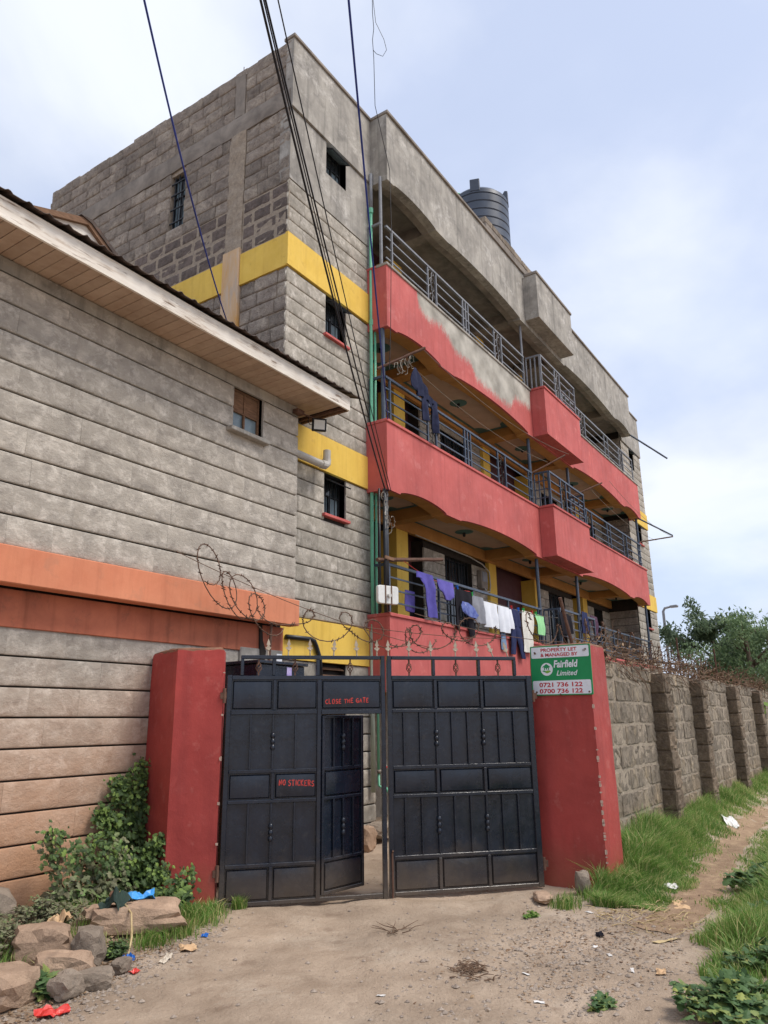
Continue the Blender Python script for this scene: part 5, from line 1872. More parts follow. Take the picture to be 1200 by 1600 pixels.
garment('white shirt overlapping the wide white sheet', 'shirt', 'cloth_white', [[(3.74, 13.06, 13.56), (3.5, 13.10, 13.60), (3.24, 13.14, 13.52)], [(3.72, 13.50, 13.68), (3.34, 13.56, 13.72)]], 6.02, 0.022, 13, 8, 'shirt')
garment('pale blue jeans leg below the white shirt', 'jeans', 'cloth_jeans', [[(3.30, 13.24, 13.44), (2.92, 13.26, 13.44)]], 6.07, 0.01, 10, 9, 'jeans')
garment('navy tracksuit hanging between two white shirts', 'tracksuit', 'cloth_navy', [[(3.76, 13.66, 14.12), (3.5, 13.66, 14.12), (3.42, 13.64, 14.14)], [(3.44, 13.64, 13.88), (2.86, 13.62, 13.82)], [(3.44, 13.86, 14.14), (3.1, 13.98, 14.20), (2.80, 14.06, 14.26)]], LY, 0.016, 14, 10, 'tracksuit', pegs=[(13.72, 3.78, 'peg_red'), (14.06, 3.78, 'peg_blue')])
garment('long white shirt right of the navy tracksuit', 'shirt', 'cloth_cream', [[(3.78, 14.26, 14.82), (3.4, 14.22, 14.80), (2.94, 14.18, 14.62)]], LY, 0.025, 12, 11, 'shirt', pegs=[(14.32, 3.8, 'peg_green'), (14.76, 3.8, 'peg_red')])
garment('light green t-shirt by the signed pillar', 'shirt', 'cloth_green', [[(3.78, 14.92, 15.42), (3.62, 14.98, 15.44), (3.36, 15.02, 15.38)]], LY, 0.02, 14, 12, 'shirt', pegs=[(14.98, 3.8, 'peg_green')])
garment('black jacket hanging right of the green t-shirt', 'jacket', 'cloth_black', [[(3.88, 15.60, 16.20), (3.6, 15.64, 16.22), (3.40, 15.70, 16.16)], [(3.86, 16.1, 16.36), (3.46, 16.2, 16.42)]], 5.76, 0.03, 11, 13, 'jacket')
garment('dark blue shorts on the projecting bay railing', 'shorts', 'cloth_navy', [[(4.05, 17.1, 17.5), (3.55, 17.1, 17.46)]], 5.76, 0.02, 11, 14, 'shorts')
garment('dark plaid shirt right of the projecting bay', 'shirt', 'cloth_plaid', [[(4.14, 18.5, 19.05), (3.9, 18.62, 19.06), (3.62, 18.68, 19.0)]], 6.03, 0.03, 11, 15, 'shirt')
j = garment('dark indigo jeans hanging from the second balcony', 'jeans', 'cloth_indigo', [[(7.48, 10.08, 10.16), (7.35, 10.02, 10.34), (7.12, 9.98, 10.60), (7.0, 10.2, 10.72)], [(7.05, 10.28, 10.56), (6.75, 10.36, 10.54), (6.6, 10.34, 10.48)], [(7.1, 10.5, 10.86), (6.8, 10.66, 10.90), (6.48, 10.72, 10.90)]], 5.96, 0.03, 12, 16, 'jeans')
j['group'] = 'laundry on the second balcony'
for m_ in ('red_tie',):
    pass

# ------------------------------------------------------------------ razor wire
def razor(label, centres, r_fn, dirv, turns, seed, name='razor_wire', r=0.0062, group='razor wire'):
    """a pulled-out coil: loops along a line of centres"""
    rr = random.Random(seed)
    cs = [Vector(c) for c in centres]
    n = int(turns*22)
    pts = []
    for i in range(n + 1):
        f = i/n*(len(cs) - 1)
        k = min(int(f), len(cs) - 2)
        c = cs[k].lerp(cs[k + 1], f - k)
        d = (cs[k + 1] - cs[k]).normalized()
        s_ = Vector(dirv).normalized()
        u_ = Vector((0, 0, 1))
        th = 2*math.pi*i/22 + seed
        rad = r_fn(i/n)*(1 + 0.3*math.sin(i*0.17 + seed) + 0.22*math.sin(i*0.053*seed + 1))
        pts.append(c + (s_*0.25 + d*0.9)*rad*math.cos(th) + u_*rad*math.sin(th)*0.9)
    t = thing(name, tuple(cs[0]), label, 'razor wire', group)
    part('wire', MB().tube(pts, r, 5), 'old_wire', t, smooth=True)
    bb = MB()
    for i in range(0, len(pts) - 1, 1):
        p = pts[i].lerp(pts[i + 1], rr.random())
        d = (pts[i + 1] - pts[i]).normalized()
        a = d.orthogonal().normalized()
        a.rotate(Matrix.Rotation(rr.uniform(0, 6.28), 3, d))
        for sg in (-1, 1):
            bb.add([p - d*0.012, p + d*0.012, p + a*0.03*sg + d*0.022*sg, p + a*0.004*sg], [(0, 1, 2), (0, 2, 3), (0, 3, 1), (1, 3, 2)])
    part('barbs', bb, 'old_wire', t)['kind'] = 'stuff'
    return t


razor('rusty razor wire loops hanging over the orange band of the stone house', [(5.42, 5.88, 3.30), (5.95, 5.90, 2.98), (6.45, 5.86, 2.80)], lambda f: 0.25 - .05*f, (1, .4, 0), 4.2, 5)
razor('rusty razor wire stretched over the left gate leaf', [(6.3, 5.6, 2.78), (7.0, 5.3, 2.72), (7.6, 5.0, 2.62), (8.4, 4.9, 2.62)], lambda f: 0.16, (1, -1, 0), 4.6, 9)
razor('rusty razor wire in front of the red balcony, over the right gate leaf', [(7.4, 4.7, 2.58), (8.0, 4.3, 2.62), (8.6, 4.0, 2.66)], lambda f: 0.15, (1, -1, 0), 3.7, 4)
razor('rusty razor wire beside the signed pillar, in front of the laundry', [(8.3, 3.5, 2.62), (9.2, 3.1, 2.66), (10.3, 3.0, 2.66), (11.5, 3.0, 2.62)], lambda f: 0.17, (0, 1, 0), 6.0, 7)
razor('rusty razor wire running along the boundary wall top', [(11.3, 3.0, 2.55), (16, 3.0, 2.5), (24, 3.0, 2.45)], lambda f: 0.2, (0, 1, 0), 22, 3)
stn = MB()
for (x0, x1, y, z0, z1, s) in ((5.0, 8.4, 5.8, 3.3, 2.5, .1), (6.4, 9.3, 5.2, 2.72, 2.66, .05), (7.3, 9.2, 4.4, 2.8, 2.55, .06)):
    stn.tube([(x0 + (x1 - x0)*i/16, y - .35*i/16*3, z0 + (z1 - z0)*i/16 - s*4*(i/16)*(1 - i/16)) for i in range(17)], 0.004, 4)
solo('strand_wire', stn, 'old_wire', 'loose plain wire strands strung through the razor wire above the gate', 'wire')
stick('wire_post', (8.62, 3.02, 2.30), (8.36, 3.06, 2.98), 0.020, 'rust', 'leaning rusty angle post behind the sign on the pillar', 'post', 'wire posts')
stick('wire_post', (6.88, 6.22, 2.2), (6.90, 6.20, 2.86), 0.018, 'rust', 'rusty upright post at the end of the orange band', 'post', 'wire posts')
stick('wire_post', (13.7, 2.98, 2.25), (13.68, 2.98, 2.95), 0.016, 'rust', 'upright rusty post on the boundary wall, nearer one', 'post', 'wire posts')
stick('wire_post', (17.0, 2.98, 2.2), (16.98, 2.98, 3.0), 0.016, 'rust', 'upright rusty post on the boundary wall, farther one', 'post', 'wire posts')
stick('scaffold_pole', (17.5, 5.4, 3.05), (23.5, 4.9, 3.1), 0.03, 'black_steel', 'level dark pole reaching beyond the building at the wall top', 'pole', 'poles')

# dry creeper on the wall top
vt = thing('dry_creeper', (12, 2.97, 2.25), 'tangle of dry brown creeper along the top of the boundary wall', 'creeper')
vm = MB()
rv = random.Random(4)
for k in range(330):
    x = 8.5 + 15*rv.random()**1.3
    p = Vector((x, 2.86 + rv.uniform(-.06, .2), 2.27 + rv.uniform(-0.05, 0.12)))
    d = Vector((rv.uniform(-1, 1), rv.uniform(-.6, .3), rv.uniform(-.2, .9))).normalized()
    pts = [p.copy()]
    for i in range(7):
        d = (d + Vector((rv.uniform(-.6, .6), rv.uniform(-.5, .4), rv.uniform(-.55, .35)))).normalized()
        p = p + d*rv.uniform(0.05, 0.10)
        pts.append(p.copy())
    vm.tube(pts, [0.006*(1 - i/10) + .0015 for i in range(8)], 3, cap=False)
part('stems', vm, 'twig', vt)
dl = MB()
for k in range(900):
    x = 8.5 + 15*rv.random()**1.2
    p = (x, 2.88 + rv.uniform(-.10, .2), 2.28 + abs(rv.gauss(0, 0.14)))
    d = (rv.uniform(-1, 1), rv.uniform(-1, 1), rv.uniform(-1, .5))
    dl.leaf(p, d, (rv.uniform(-1, 1), -1, rv.uniform(0, 1)), rv.uniform(.03, .065), rv.uniform(.01, .02), rv.random())
part('leaves', dl, 'dead_leaf', vt)

# ------------------------------------------------------------------ behind the gate
bb = thing('storage_box', (6.5, 6.0, 0), 'dark blue metal box behind the left end of the gate', 'box')
part('body', MB().box(6.05, 6.84, 5.62, 6.15, 0, 2.24), 'gate_paint', bb, bevel=0.01)
part('lid', MB().box(6.02, 6.87, 5.59, 6.18, 2.242, 2.275), 'gate_paint', bb, bevel=0.006)
material('sticker', lin(150, 130, 196), lin(200, 190, 220), scale=20)
part('sticker', MB().box(6.52, 6.60, 5.612, 5.619, 2.0, 2.22), 'sticker', bb)
solo('paper_poster', MB().box(7.12, 7.22, 6.30, 6.305, 1.9, 2.45), 'sign_white', 'small white paper on the house end behind the gate', 'paper')
rk = random.Random(2)


def rock(label, c, size, mat, seed, rz=0.0, cat='stone', group=None, name='rock', flat=0.5, sub=3, boxy=0.55):
    bm = bmesh.new()
    bmesh.ops.create_icosphere(bm, subdivisions=sub, radius=1.0)
    for v in bm.verts:
        p = v.co.copy()
        m_ = max(abs(p.x), abs(p.y), abs(p.z))
        q = p.lerp(p/m_, boxy)
        d = 1 + 0.22*noise.noise(p*1.3 + Vector((seed*3.1, 0, 0))) + 0.10*noise.noise(p*3.2 + Vector((0, seed, 0))) + 0.05*noise.noise(p*8 + Vector((0, 0, seed))) - 0.12*abs(noise.noise(p*2.4 + Vector((seed, seed, 0))))
        # facets
        q = q*d
        v.co = Vector((q.x*size[0], q.y*size[1], q.z*size[2]))
    mz = min(v.co.z for v in bm.verts)
    for v in bm.verts:
        v.co.z -= mz
    me = bpy.data.meshes.new(name)
    bm.to_mesh(me)
    bm.free()
    me.polygons.foreach_set('use_smooth', [True]*len(me.polygons))
    try:
        me.set_sharp_from_angle(angle=RAD(17))
    except Exception:
        pass
    me.materials.append(MATS[mat])
    o = bpy.data.objects.new(name, me)
    o.location = (c[0], c[1], (c[2] if len(c) > 2 else ground_h(c[0], c[1])) - flat*0.3*size[2])
    o.rotation_euler = (0, 0, rz)
    COL.objects.link(o)
    WM[o] = Matrix.Identity(4)
    return tag(o, label, cat, group)


rock('pale boulder inside the yard seen through the wicket', (8.62, 6.02), (0.13, 0.12, 0.16), 'rock', 41)
rock('dark stone slab against the wall seen through the wicket', (9.25, 6.22, 0.1), (0.30, 0.14, 0.10), 'grey_rock', 42)

# ------------------------------------------------------------------ rubble, left of the gate
RG = 'rocks along the house wall'
rock('large flat sandstone slab lying in front of the ivy', (4.40, 5.32), (0.36, 0.19, 0.10), 'rock', 1, -0.62, group=RG, boxy=0.85)
rock('reddish boulder left of the flat slab, under the brown leaves', (3.58, 5.28), (0.19, 0.14, 0.12), 'rock', 2, -0.6, group=RG, boxy=0.7)
rock('broad pale rock in front of the reddish boulder', (3.46, 4.86), (0.20, 0.12, 0.10), 'rock', 3, -0.7, group=RG, boxy=0.6)
rock('upright ribbed grey rock between the slab and the broad pale rock', (3.74, 4.98), (0.12, 0.10, 0.13), 'grey_rock', 4, 0.4, group=RG)
rock('mossy rounded rock at the left edge of the picture', (3.03, 4.80), (0.17, 0.15, 0.12), 'rock', 5, 0.2, group=RG)
rock('smooth dark grey stone nearest the lane', (3.50, 4.58), (0.12, 0.07, 0.06), 'grey_rock', 6, -0.6, group=RG)
rock('grey stone next to the red packet', (3.28, 4.57), (0.10, 0.08, 0.075), 'grey_rock', 7, 0.3, group=RG)
rock('small dark stone near the blue scrap', (3.80, 4.70), (0.08, 0.05, 0.05), 'grey_rock', 8, 0.3, group=RG)
rock('pale block half hidden by the weeds at the house wall', (3.62, 6.15), (0.25, 0.12, 0.14), 'grey_rock', 12, 0.1, group=RG)
rock('pale stone at the foot of the signed pillar', (7.55, 2.76), (0.09, 0.07, 0.11), 'grey_rock', 9, 0.3, group='stones by the pillar')
rock('low reddish stone in front of the signed pillar', (7.08, 2.98), (0.14, 0.08, 0.04), 'rock', 10, 0.6, group='stones by the pillar')

# pebbles nobody could count
pb = MB()
rp = random.Random(6)
ico = [(0, 0, 1), (.9, 0, .2), (.3, .85, .25), (-.75, .5, .15), (-.7, -.55, .2), (.3, -.9, .15), (0, 0, -.6)]
icf = [(0, 1, 2), (0, 2, 3), (0, 3, 4), (0, 4, 5), (0, 5, 1), (6, 2, 1), (6, 3, 2), (6, 4, 3), (6, 5, 4), (6, 1, 5)]
for k in range(5600):
    f = rp.random()
    x = rp.uniform(2.6, 9.5)
    y = rp.uniform(1.2, 5.9)
    if k < 3000:
        x, y = 5.6 + rp.gauss(0, .8), 2.2 + rp.gauss(0, .5)
    elif k < 4600:
        t_ = rp.random()
        x, y = 3.0 + 2.0*t_ + rp.gauss(0, .12), 4.35 + 0.75*t_ + rp.gauss(0, .14)
    s_ = 0.004 + 0.016*rp.random()**3
    if rp.random() < 0.03:
        s_ = rp.uniform(.015, .028)
    a = rp.uniform(0, 6.28)
    z = ground_h(x, y)
    pb.add([(x + s_*(p*math.cos(a) - q*math.sin(a))*rp.uniform(.8, 1.2), y + s_*(p*math.sin(a) + q*math.cos(a))*rp.uniform(.8, 1.2), z + s_*r_*.7) for p, q, r_ in ico], icf)
pbo = structure('pebbles', pb, 'pebble')
pbo['kind'] = 'stuff'
tag(pbo, 'small loose pebbles scattered over the dirt', 'pebbles')

# ------------------------------------------------------------------ litter
def crumple(label, c, sx_, sy_, sz_, mat, seed, cat, name, rz=0.0, n=9, group='litter on the ground'):
    """a thin crumpled sheet lying on the ground"""
    mb = MB()
    for s in (0, 1):
        for j in range(n):
            for i in range(n):
                u, v = i/(n - 1) - .5, j/(n - 1) - .5
                w_ = 1 + .3*noise.noise((u*3, v*3, seed + 7))
                x, y = u*sx_*w_, v*sy_*w_
                z = sz_*(0.55 + 0.9*noise.noise((u*2.6, v*2.6, seed)) + 0.4*noise.noise((u*7, v*7, seed)))*(1 - 1.2*max(abs(u), abs(v))**2)
                xx, yy = c[0] + x*math.cos(rz) - y*math.sin(rz), c[1] + x*math.sin(rz) + y*math.cos(rz)
                base = c[2] if len(c) > 2 else ground_h(xx, yy)
                mb.v.append((xx, yy, base + max(0.003, z) + 0.002 - s*0.002))
    for s in (0, 1):
        o = s*n*n
        for j in range(n - 1):
            for i in range(n - 1):
                p = o + j*n + i
                q = (p, p + 1, p + n + 1, p + n)
                mb.f.append(q if s == 0 else q[::-1])
    return solo(name, mb, mat, label, cat, group)


material('bag_blue', lin(70, 160, 226), lin(52, 136, 206), scale=9, rough=0.35, bump=0.5, bscale=40, spec=0.5)
material('bag_white', lin(226, 224, 220), lin(206, 202, 196), scale=9, rough=0.4, bump=0.5, bscale=40, spec=0.5)
material('packet_red', lin(214, 58, 48), lin(196, 46, 40), scale=9, rough=0.35, bump=0.3, bscale=40, spots=(lin(236, 180, 150), 0.9, 18), spec=0.5)
material('card', lin(208, 176, 138), lin(186, 152, 116), scale=9, rough=0.9, bump=0.3)
material('blue_scrap', lin(40, 110, 190), lin(30, 90, 170), scale=9, rough=0.5)
material('foil', lin(210, 200, 184), lin(180, 168, 150), scale=9, rough=0.5, bump=0.3)
material('cap_green', lin(52, 70, 62), lin(40, 54, 50), scale=9, rough=0.9, bump=0.4)
slab_z = ground_h(4.4, 5.32) + 0.175
crumple('bright blue plastic bag lying on the flat slab', (4.50, 5.40, slab_z), 0.24, 0.15, 0.10, 'bag_blue', 1, 'plastic bag', 'plastic_bag', -0.6)
crumple('red crisp packet beside the grey stone, nearest the camera', (3.10, 4.42), 0.17, 0.10, 0.05, 'packet_red', 2, 'packet', 'crisp_packet', -0.4)
crumple('dirty white plastic bag beside the grass and path', (8.25, 2.13), 0.22, 0.12, 0.05, 'bag_white', 3, 'plastic bag', 'plastic_bag', 0.4)
crumple('pale flattened carton across the start of the path', (7.55, 1.88), 0.26, 0.13, 0.015, 'card', 4, 'carton', 'carton', 0.3)
crumple('white plastic bag far up the path', (12.9, 2.35), 0.38, 0.2, 0.09, 'bag_white', 5, 'plastic bag', 'plastic_bag', 0.3)
crumple('brown dry leaf bundle above the reddish boulder', (3.86, 5.50, ground_h(3.86, 5.5) + .1), 0.13, 0.14, 0.10, 'card', 6, 'dead leaf', 'dead_leaf', 0.3)
crumple('torn cardboard scrap by the left pillar foot', (4.42, 4.72), 0.17, 0.12, 0.03, 'card', 7, 'cardboard', 'cardboard_scrap', 0.9)
crumple('white plastic strip near the cardboard scrap', (4.16, 4.66), 0.20, 0.05, 0.02, 'foil', 8, 'plastic strip', 'plastic_strip', 0.6)
crumple('blue wrapper below the flat slab', (3.97, 4.84), 0.07, 0.07, 0.05, 'blue_scrap', 9, 'wrapper', 'wrapper', 0.3)
crumple('small blue wrapper nearest the left pillar', (4.72, 4.86), 0.06, 0.05, 0.03, 'blue_scrap', 10, 'wrapper', 'wrapper', 0.8)
crumple('small red wrapper next to the blue one', (3.86, 4.63), 0.06, 0.05, 0.03, 'packet_red', 11, 'wrapper', 'wrapper', 0.2)
crumple('black rag scrap on the bare dirt by the path', (6.25, 2.18), 0.13, 0.05, 0.03, 'cloth_black', 12, 'rag', 'rag', 0.5)
crumple('pale torn paper left of the weeds', (5.55, 1.55), 0.09, 0.06, 0.02, 'card', 13, 'paper', 'paper_scrap', 0.3)
crumple('light wood chip in front of the grass edge', (6.35, 1.72), 0.24, 0.05, 0.015, 'straw', 14, 'wood chip', 'wood_chip', -0.6)
crumple('white paper at the right picture edge in the grass', (5.75, 0.98), 0.12, 0.09, 0.05, 'bag_white', 15, 'paper', 'paper_scrap', 0.3)
for k, (x, y, sx_, sy_, lb) in enumerate((
        (5.95, 2.12, .07, .03, 'white paper chip just in front of the black rag'), (5.75, 1.95, .05, .025, 'white paper chip right of the one by the black rag'),
        (5.15, 2.32, .05, .03, 'white paper chip right of the dark withered clump'), (4.72, 2.05, .06, .035, 'white paper chip midway between the withered clump and the picture bottom'),
        (4.45, 1.75, .06, .02, 'white paper chip nearest the bottom of the picture'), (5.5, 1.72, .06, .02, 'white paper chip beside the pale torn paper'),
        (6.95, 2.5, .08, .04, 'white paper chip beside the grass at the signed pillar'), (4.3, 2.9, .05, .03, 'white paper chip left of the dark withered clump'))):
    crumple(lb, (x, y), sx_, sy_, 0.008, 'bag_white', 20 + k, 'paper', 'paper_chip', k*0.7, n=4, group='white paper chips')
dlt = MB()
for k in range(2600):
    t_ = rp.random()
    x, y = 2.9 + 2.2*t_ + rp.gauss(0, .15), 4.35 + 0.80*t_ + abs(rp.gauss(0, .4))
    if k > 1900:
        x, y = 6.2 + rp.gauss(0, .9), 2.1 + rp.gauss(0, .35)
    if y > 5.9:
        continue
    L = rp.uniform(.012, .04)
    dlt.leaf((x, y, ground_h(x, y) + rp.uniform(.004, .02)), (rp.uniform(-1, 1), rp.uniform(-1, 1), rp.uniform(-.2, .3)), (rp.uniform(-.5, .5), rp.uniform(-.5, .5), 1), L, L*.3, rp.random())
lo_ = structure('leaf_litter', dlt, 'dead_leaf')
lo_['kind'] = 'stuff'
tag(lo_, 'dry leaf litter strewn along the rubble and the path start', 'leaf litter')
# old cap with a cord on the slab
hat = crumple('dark green rag with a dangling cord on the slab', (4.24, 5.37, slab_z - 0.01), 0.20, 0.17, 0.15, 'cap_green', 31, 'rag', 'old_rag', 0.4)
part('lining', move(MB().lathe(0, 0, [(0.055, 0), (0.05, 0.02), (0.02, 0.028)], 12), Matrix.Translation((4.25, 5.38, slab_z + 0.085)) @ Matrix.Rotation(RAD(25), 4, 'X')), 'brick_red', hat, smooth=True)
part('cord', MB().tube([(4.28, 5.30, slab_z + 0.03), (4.24, 5.17, slab_z - 0.01), (4.12, 5.0, slab_z - 0.13), (4.0, 4.88, ground_h(4.0, 4.88) + .03)], 0.008, 5), 'straw', hat, smooth=True)
# twigs and dry clumps on the drive
def twigs(label, c, n, spread, L, seed, mat='twig', name='twig_pile', grp='dry twigs'):
    rr = random.Random(seed)
    mb = MB()
    for k in range(n):
        p = Vector((c[0] + rr.gauss(0, spread), c[1] + rr.gauss(0, spread), 0))
        p.z = ground_h(p.x, p.y) + 0.008
        a = rr.uniform(0, 6.28)
        d = Vector((math.cos(a), math.sin(a), rr.uniform(0, .35)))
        l_ = L*rr.uniform(.4, 1)
        mb.tube([p, p + d*l_*.5 + Vector((rr.gauss(0, .01), rr.gauss(0, .01), .004)), p + d*l_], [0.004, 0.003, 0.0015], 4)
    o = solo(name, mb, mat, label, 'twigs', grp)
    o['kind'] = 'stuff'
    return o


twigs('dry twig bundle on the drive in front of the gate middle', (5.55, 3.62), 16, 0.05, 0.16, 3)
twigs('dark withered clump in the middle of the drive', (4.95, 2.62), 90, 0.08, 0.09, 5)
twigs('loose straw at the start of the path', (7.0, 2.1), 120, 0.28, 0.14, 6, 'straw', 'straw')
twigs('dry stalks leaning at the left pillar foot', (5.22, 5.46), 14, 0.06, 0.30, 8, 'straw', 'straw')

# ------------------------------------------------------------------ plants
rl = random.Random(21)


def ivy(label, stems, n, mat, seed, name='ivy_plant', wall_y=6.36, size=(0.05, 0.085), group='climbing plants', cat='ivy', blob=None):
    """leaves along stems; blob = extra bushy volume"""
    rr = random.Random(seed)
    b = stems[0][0]
    t = thing(name, (b[0], b[1], ground_h(b[0], b[1])), label, cat, group)
    st = MB()
    lv = MB()
    for s_ in stems:
        pts = [Vector(p) for p in s_]
        fine = []
        for a, c in zip(pts[:-1], pts[1:]):
            for i in range(6):
                fine.append(a.lerp(c, i/6) + Vector((rr.gauss(0, .012), rr.gauss(0, .008), rr.gauss(0, .01))))
        fine.append(pts[-1])
        st.tube(fine, [0.012*(1 - i/len(fine)) + .003 for i in range(len(fine))], 5)
        m = int(n/len(stems))
        for k in range(m):
            f = rr.random()**0.85
            i = min(int(f*(len(fine) - 1)), len(fine) - 2)
            w_ = 0.10*(1 - 0.72*f) + 0.02
            p = fine[i] + Vector((rr.gauss(0, w_), -abs(rr.gauss(0, w_*.6)), rr.gauss(0, w_*.7)))
            if p.y > wall_y:
                p.y = wall_y - rr.uniform(0, .03)
            d = Vector((rr.uniform(-1, 1), rr.uniform(-.9, .2), rr.uniform(-1, .4)))
            hue = min(1, max(0, rr.gauss(.40, .2) + .25*f))
            L = rr.uniform(*size)*(1 - .35*f)
            lv.leaf(p, d, (rr.uniform(-.5, .5), -1, rr.uniform(.2, 1)), L, L*.45, hue, 1)
    if blob:
        for (cx_, cy_, cz_, rx, ry, rz_, m) in blob:
            for k in range(m):
                v = Vector((rr.gauss(0, 1), rr.gauss(0, 1), rr.gauss(0, 1))).normalized()*rr.random()**.4
                p = Vector((cx_ + v.x*rx, cy_ + v.y*ry, cz_ + v.z*rz_))
                if p.y > wall_y:
                    p.y = wall_y - .01
                L = rr.uniform(*size)
                lv.leaf(p, (v.x + rr.uniform(-.6, .6), v.y + rr.uniform(-.8, .2), rr.uniform(-.8, .5)), (rr.uniform(-.5, .5), -.6, 1), L, L*.45, min(1, max(0, rr.gauss(.45, .22) + .15*v.z)), 1)
    part('stems', st, 'twig', t)
    part('leaves', lv, mat, t)
    return t


ivy('green ivy climbing the angle between house wall and left pillar', [
    [(5.06, 6.2, .1), (5.12, 6.30, .6), (5.16, 6.33, 1.0), (5.18, 6.34, 1.32)],
    [(5.04, 6.25, .1), (4.98, 6.32, .55), (4.84, 6.34, .80), (4.74, 6.35, .84)],
    [(5.1, 6.25, .3), (5.08, 6.33, .85), (4.98, 6.35, 1.03), (4.90, 6.35, 1.12)],
    [(5.03, 6.1, .1), (5.05, 5.95, .45), (5.04, 5.85, .62)],
    [(5.02, 6.1, .1), (5.04, 5.9, .25), (5.04, 5.72, .38)]], 2300, 'ivy_leaf', 1, blob=[(5.03, 6.12, .25, .14, .14, .22, 260)])
ivy('dusty grey-green shrub spreading along the house wall', [
    [(4.6, 6.1, .1), (4.55, 6.15, .35), (4.42, 6.2, .62)], [(4.4, 6.1, .1), (4.25, 6.1, .4), (4.12, 6.2, .72)], [(4.5, 6.0, .1), (4.7, 6.0, .4), (4.75, 6.1, .62)]],
    650, 'dusty_leaf', 2, name='shrub', cat='shrub', group='shrubs', size=(.05, .09), blob=[(4.42, 6.08, .18, .36, .18, .16, 420), (4.75, 5.98, .14, .22, .16, .11, 180)])
ivy('bright green creeper tips on top of the dusty shrub', [
    [(4.55, 6.0, .45), (4.5, 6.0, .6), (4.46, 6.05, .7)], [(4.2, 6.05, .5), (4.15, 6.05, .68), (4.1, 6.1, .8)], [(4.75, 6.0, .4), (4.72, 6.0, .55)]], 330, 'ivy_leaf', 3, name='creeper', cat='creeper', group='climbing plants', size=(.04, .07))
ivy('small green sprig on the house wall at the left picture edge', [
    [(3.35, 6.37, 1.30), (3.45, 6.36, 1.34), (3.56, 6.36, 1.46)]], 70, 'ivy_leaf', 4, name='creeper', cat='creeper', group='climbing plants', wall_y=6.385, size=(.05, .09))
ivy('leafy weed at the foot of the left pillar, over the slab end', [
    [(4.95, 5.50, .08), (5.02, 5.55, .25), (5.08, 5.52, .35)], [(4.9, 5.48, .08), (4.86, 5.45, .22)]], 260, 'ivy_leaf', 5, name='weed', cat='weed', group='weeds', size=(.05, .085), blob=[(4.95, 5.52, .16, .16, .13, .12, 260)])


def bush(label, c, r, n, mat, seed, name='weed', cat='weed', group='weeds', size=(.03, .06), shape=0, up_=0.4):
    rr = random.Random(seed)
    t = thing(name, (c[0], c[1], ground_h(c[0], c[1])), label, cat, group)
    lv = MB()
    st = MB()
    z0 = ground_h(c[0], c[1])
    for k in range(max(8, n//18)):
        a = rr.uniform(0, 6.28)
        q = rr.random()**.6
        tip = Vector((c[0] + r[0]*q*math.cos(a), c[1] + r[1]*q*math.sin(a), z0 + r[2]*(1.05 - .6*q)*rr.uniform(.6, 1)))
        b = Vector((c[0] + r[0]*q*.35*math.cos(a), c[1] + r[1]*q*.35*math.sin(a), z0 - .02))
        m_ = b.lerp(tip, .55) + Vector((0, 0, r[2]*.15))
        st.tube([b, m_, tip], [.004, .003, .0015], 4, cap=False)
        for i in range(18):
            f = rr.uniform(.25, 1)
            p = b.lerp(m_, f/.55) if f < .55 else m_.lerp(tip, (f - .55)/.45)
            L = rr.uniform(*size)
            lv.leaf(p, (rr.uniform(-1, 1), rr.uniform(-1, 1), rr.uniform(-.3, up_)), (rr.uniform(-.4, .4), rr.uniform(-.6, .2), 1), L, L*(.46 if shape else .26), min(1, max(0, rr.gauss(.45, .2))), shape)
    part('stems', st, 'twig', t)
    part('leaves', lv, mat, t)
    return t


bush('low dusty weeds between the house wall and the reddish boulder', (3.85, 5.75), (.42, .32, .26), 1400, 'dusty_leaf', 31)
bush('dusty weeds at the left picture edge below the house wall', (3.35, 5.60), (.40, .38, .24), 1200, 'dusty_leaf', 32)
bush('small green weed on the mossy rock', (3.02, 4.86), (.16, .14, .30), 300, 'ivy_leaf', 33)
bush('broad-leaved weed between the mossy rock and the broad pale rock', (3.24, 4.72), (.14, .10, .18), 220, 'weed_leaf', 34, size=(.06, .10))
bush('bright weed between the ribbed rock and the slab', (3.96, 4.98), (.15, .11, .15), 480, 'ivy_leaf', 35, size=(.03, .055))
bush('lobed-leaf weed spreading at the lower right corner', (5.02, 1.05), (.46, .30, .20), 900, 'weed_leaf', 36, size=(.045, .08), shape=1)
bush('second lobed-leaf weed at the right picture edge, behind the first', (5.75, 0.95), (.32, .24, .18), 420, 'weed_leaf', 37, size=(.045, .08), shape=1)
bush('leafy weed leaning over the path from the right', (8.5, 1.45), (.26, .22, .32), 200, 'weed_leaf', 38, size=(.07, .12), shape=1)
bush('broad-leaved plant in the grass at the right picture edge', (6.9, 1.05), (.35, .25, .24), 240, 'weed_leaf', 39, size=(.07, .11), shape=1)
bush('small flat weed on the bare dirt left of the lobed-leaf weed', (4.85, 1.72), (.12, .07, .04), 80, 'weed_leaf', 40, size=(.04, .07), shape=1)
bush('little weed on the bare dirt before the signed pillar', (6.55, 2.88), (.10, .07, .05), 70, 'grass', 43, size=(.03, .05))


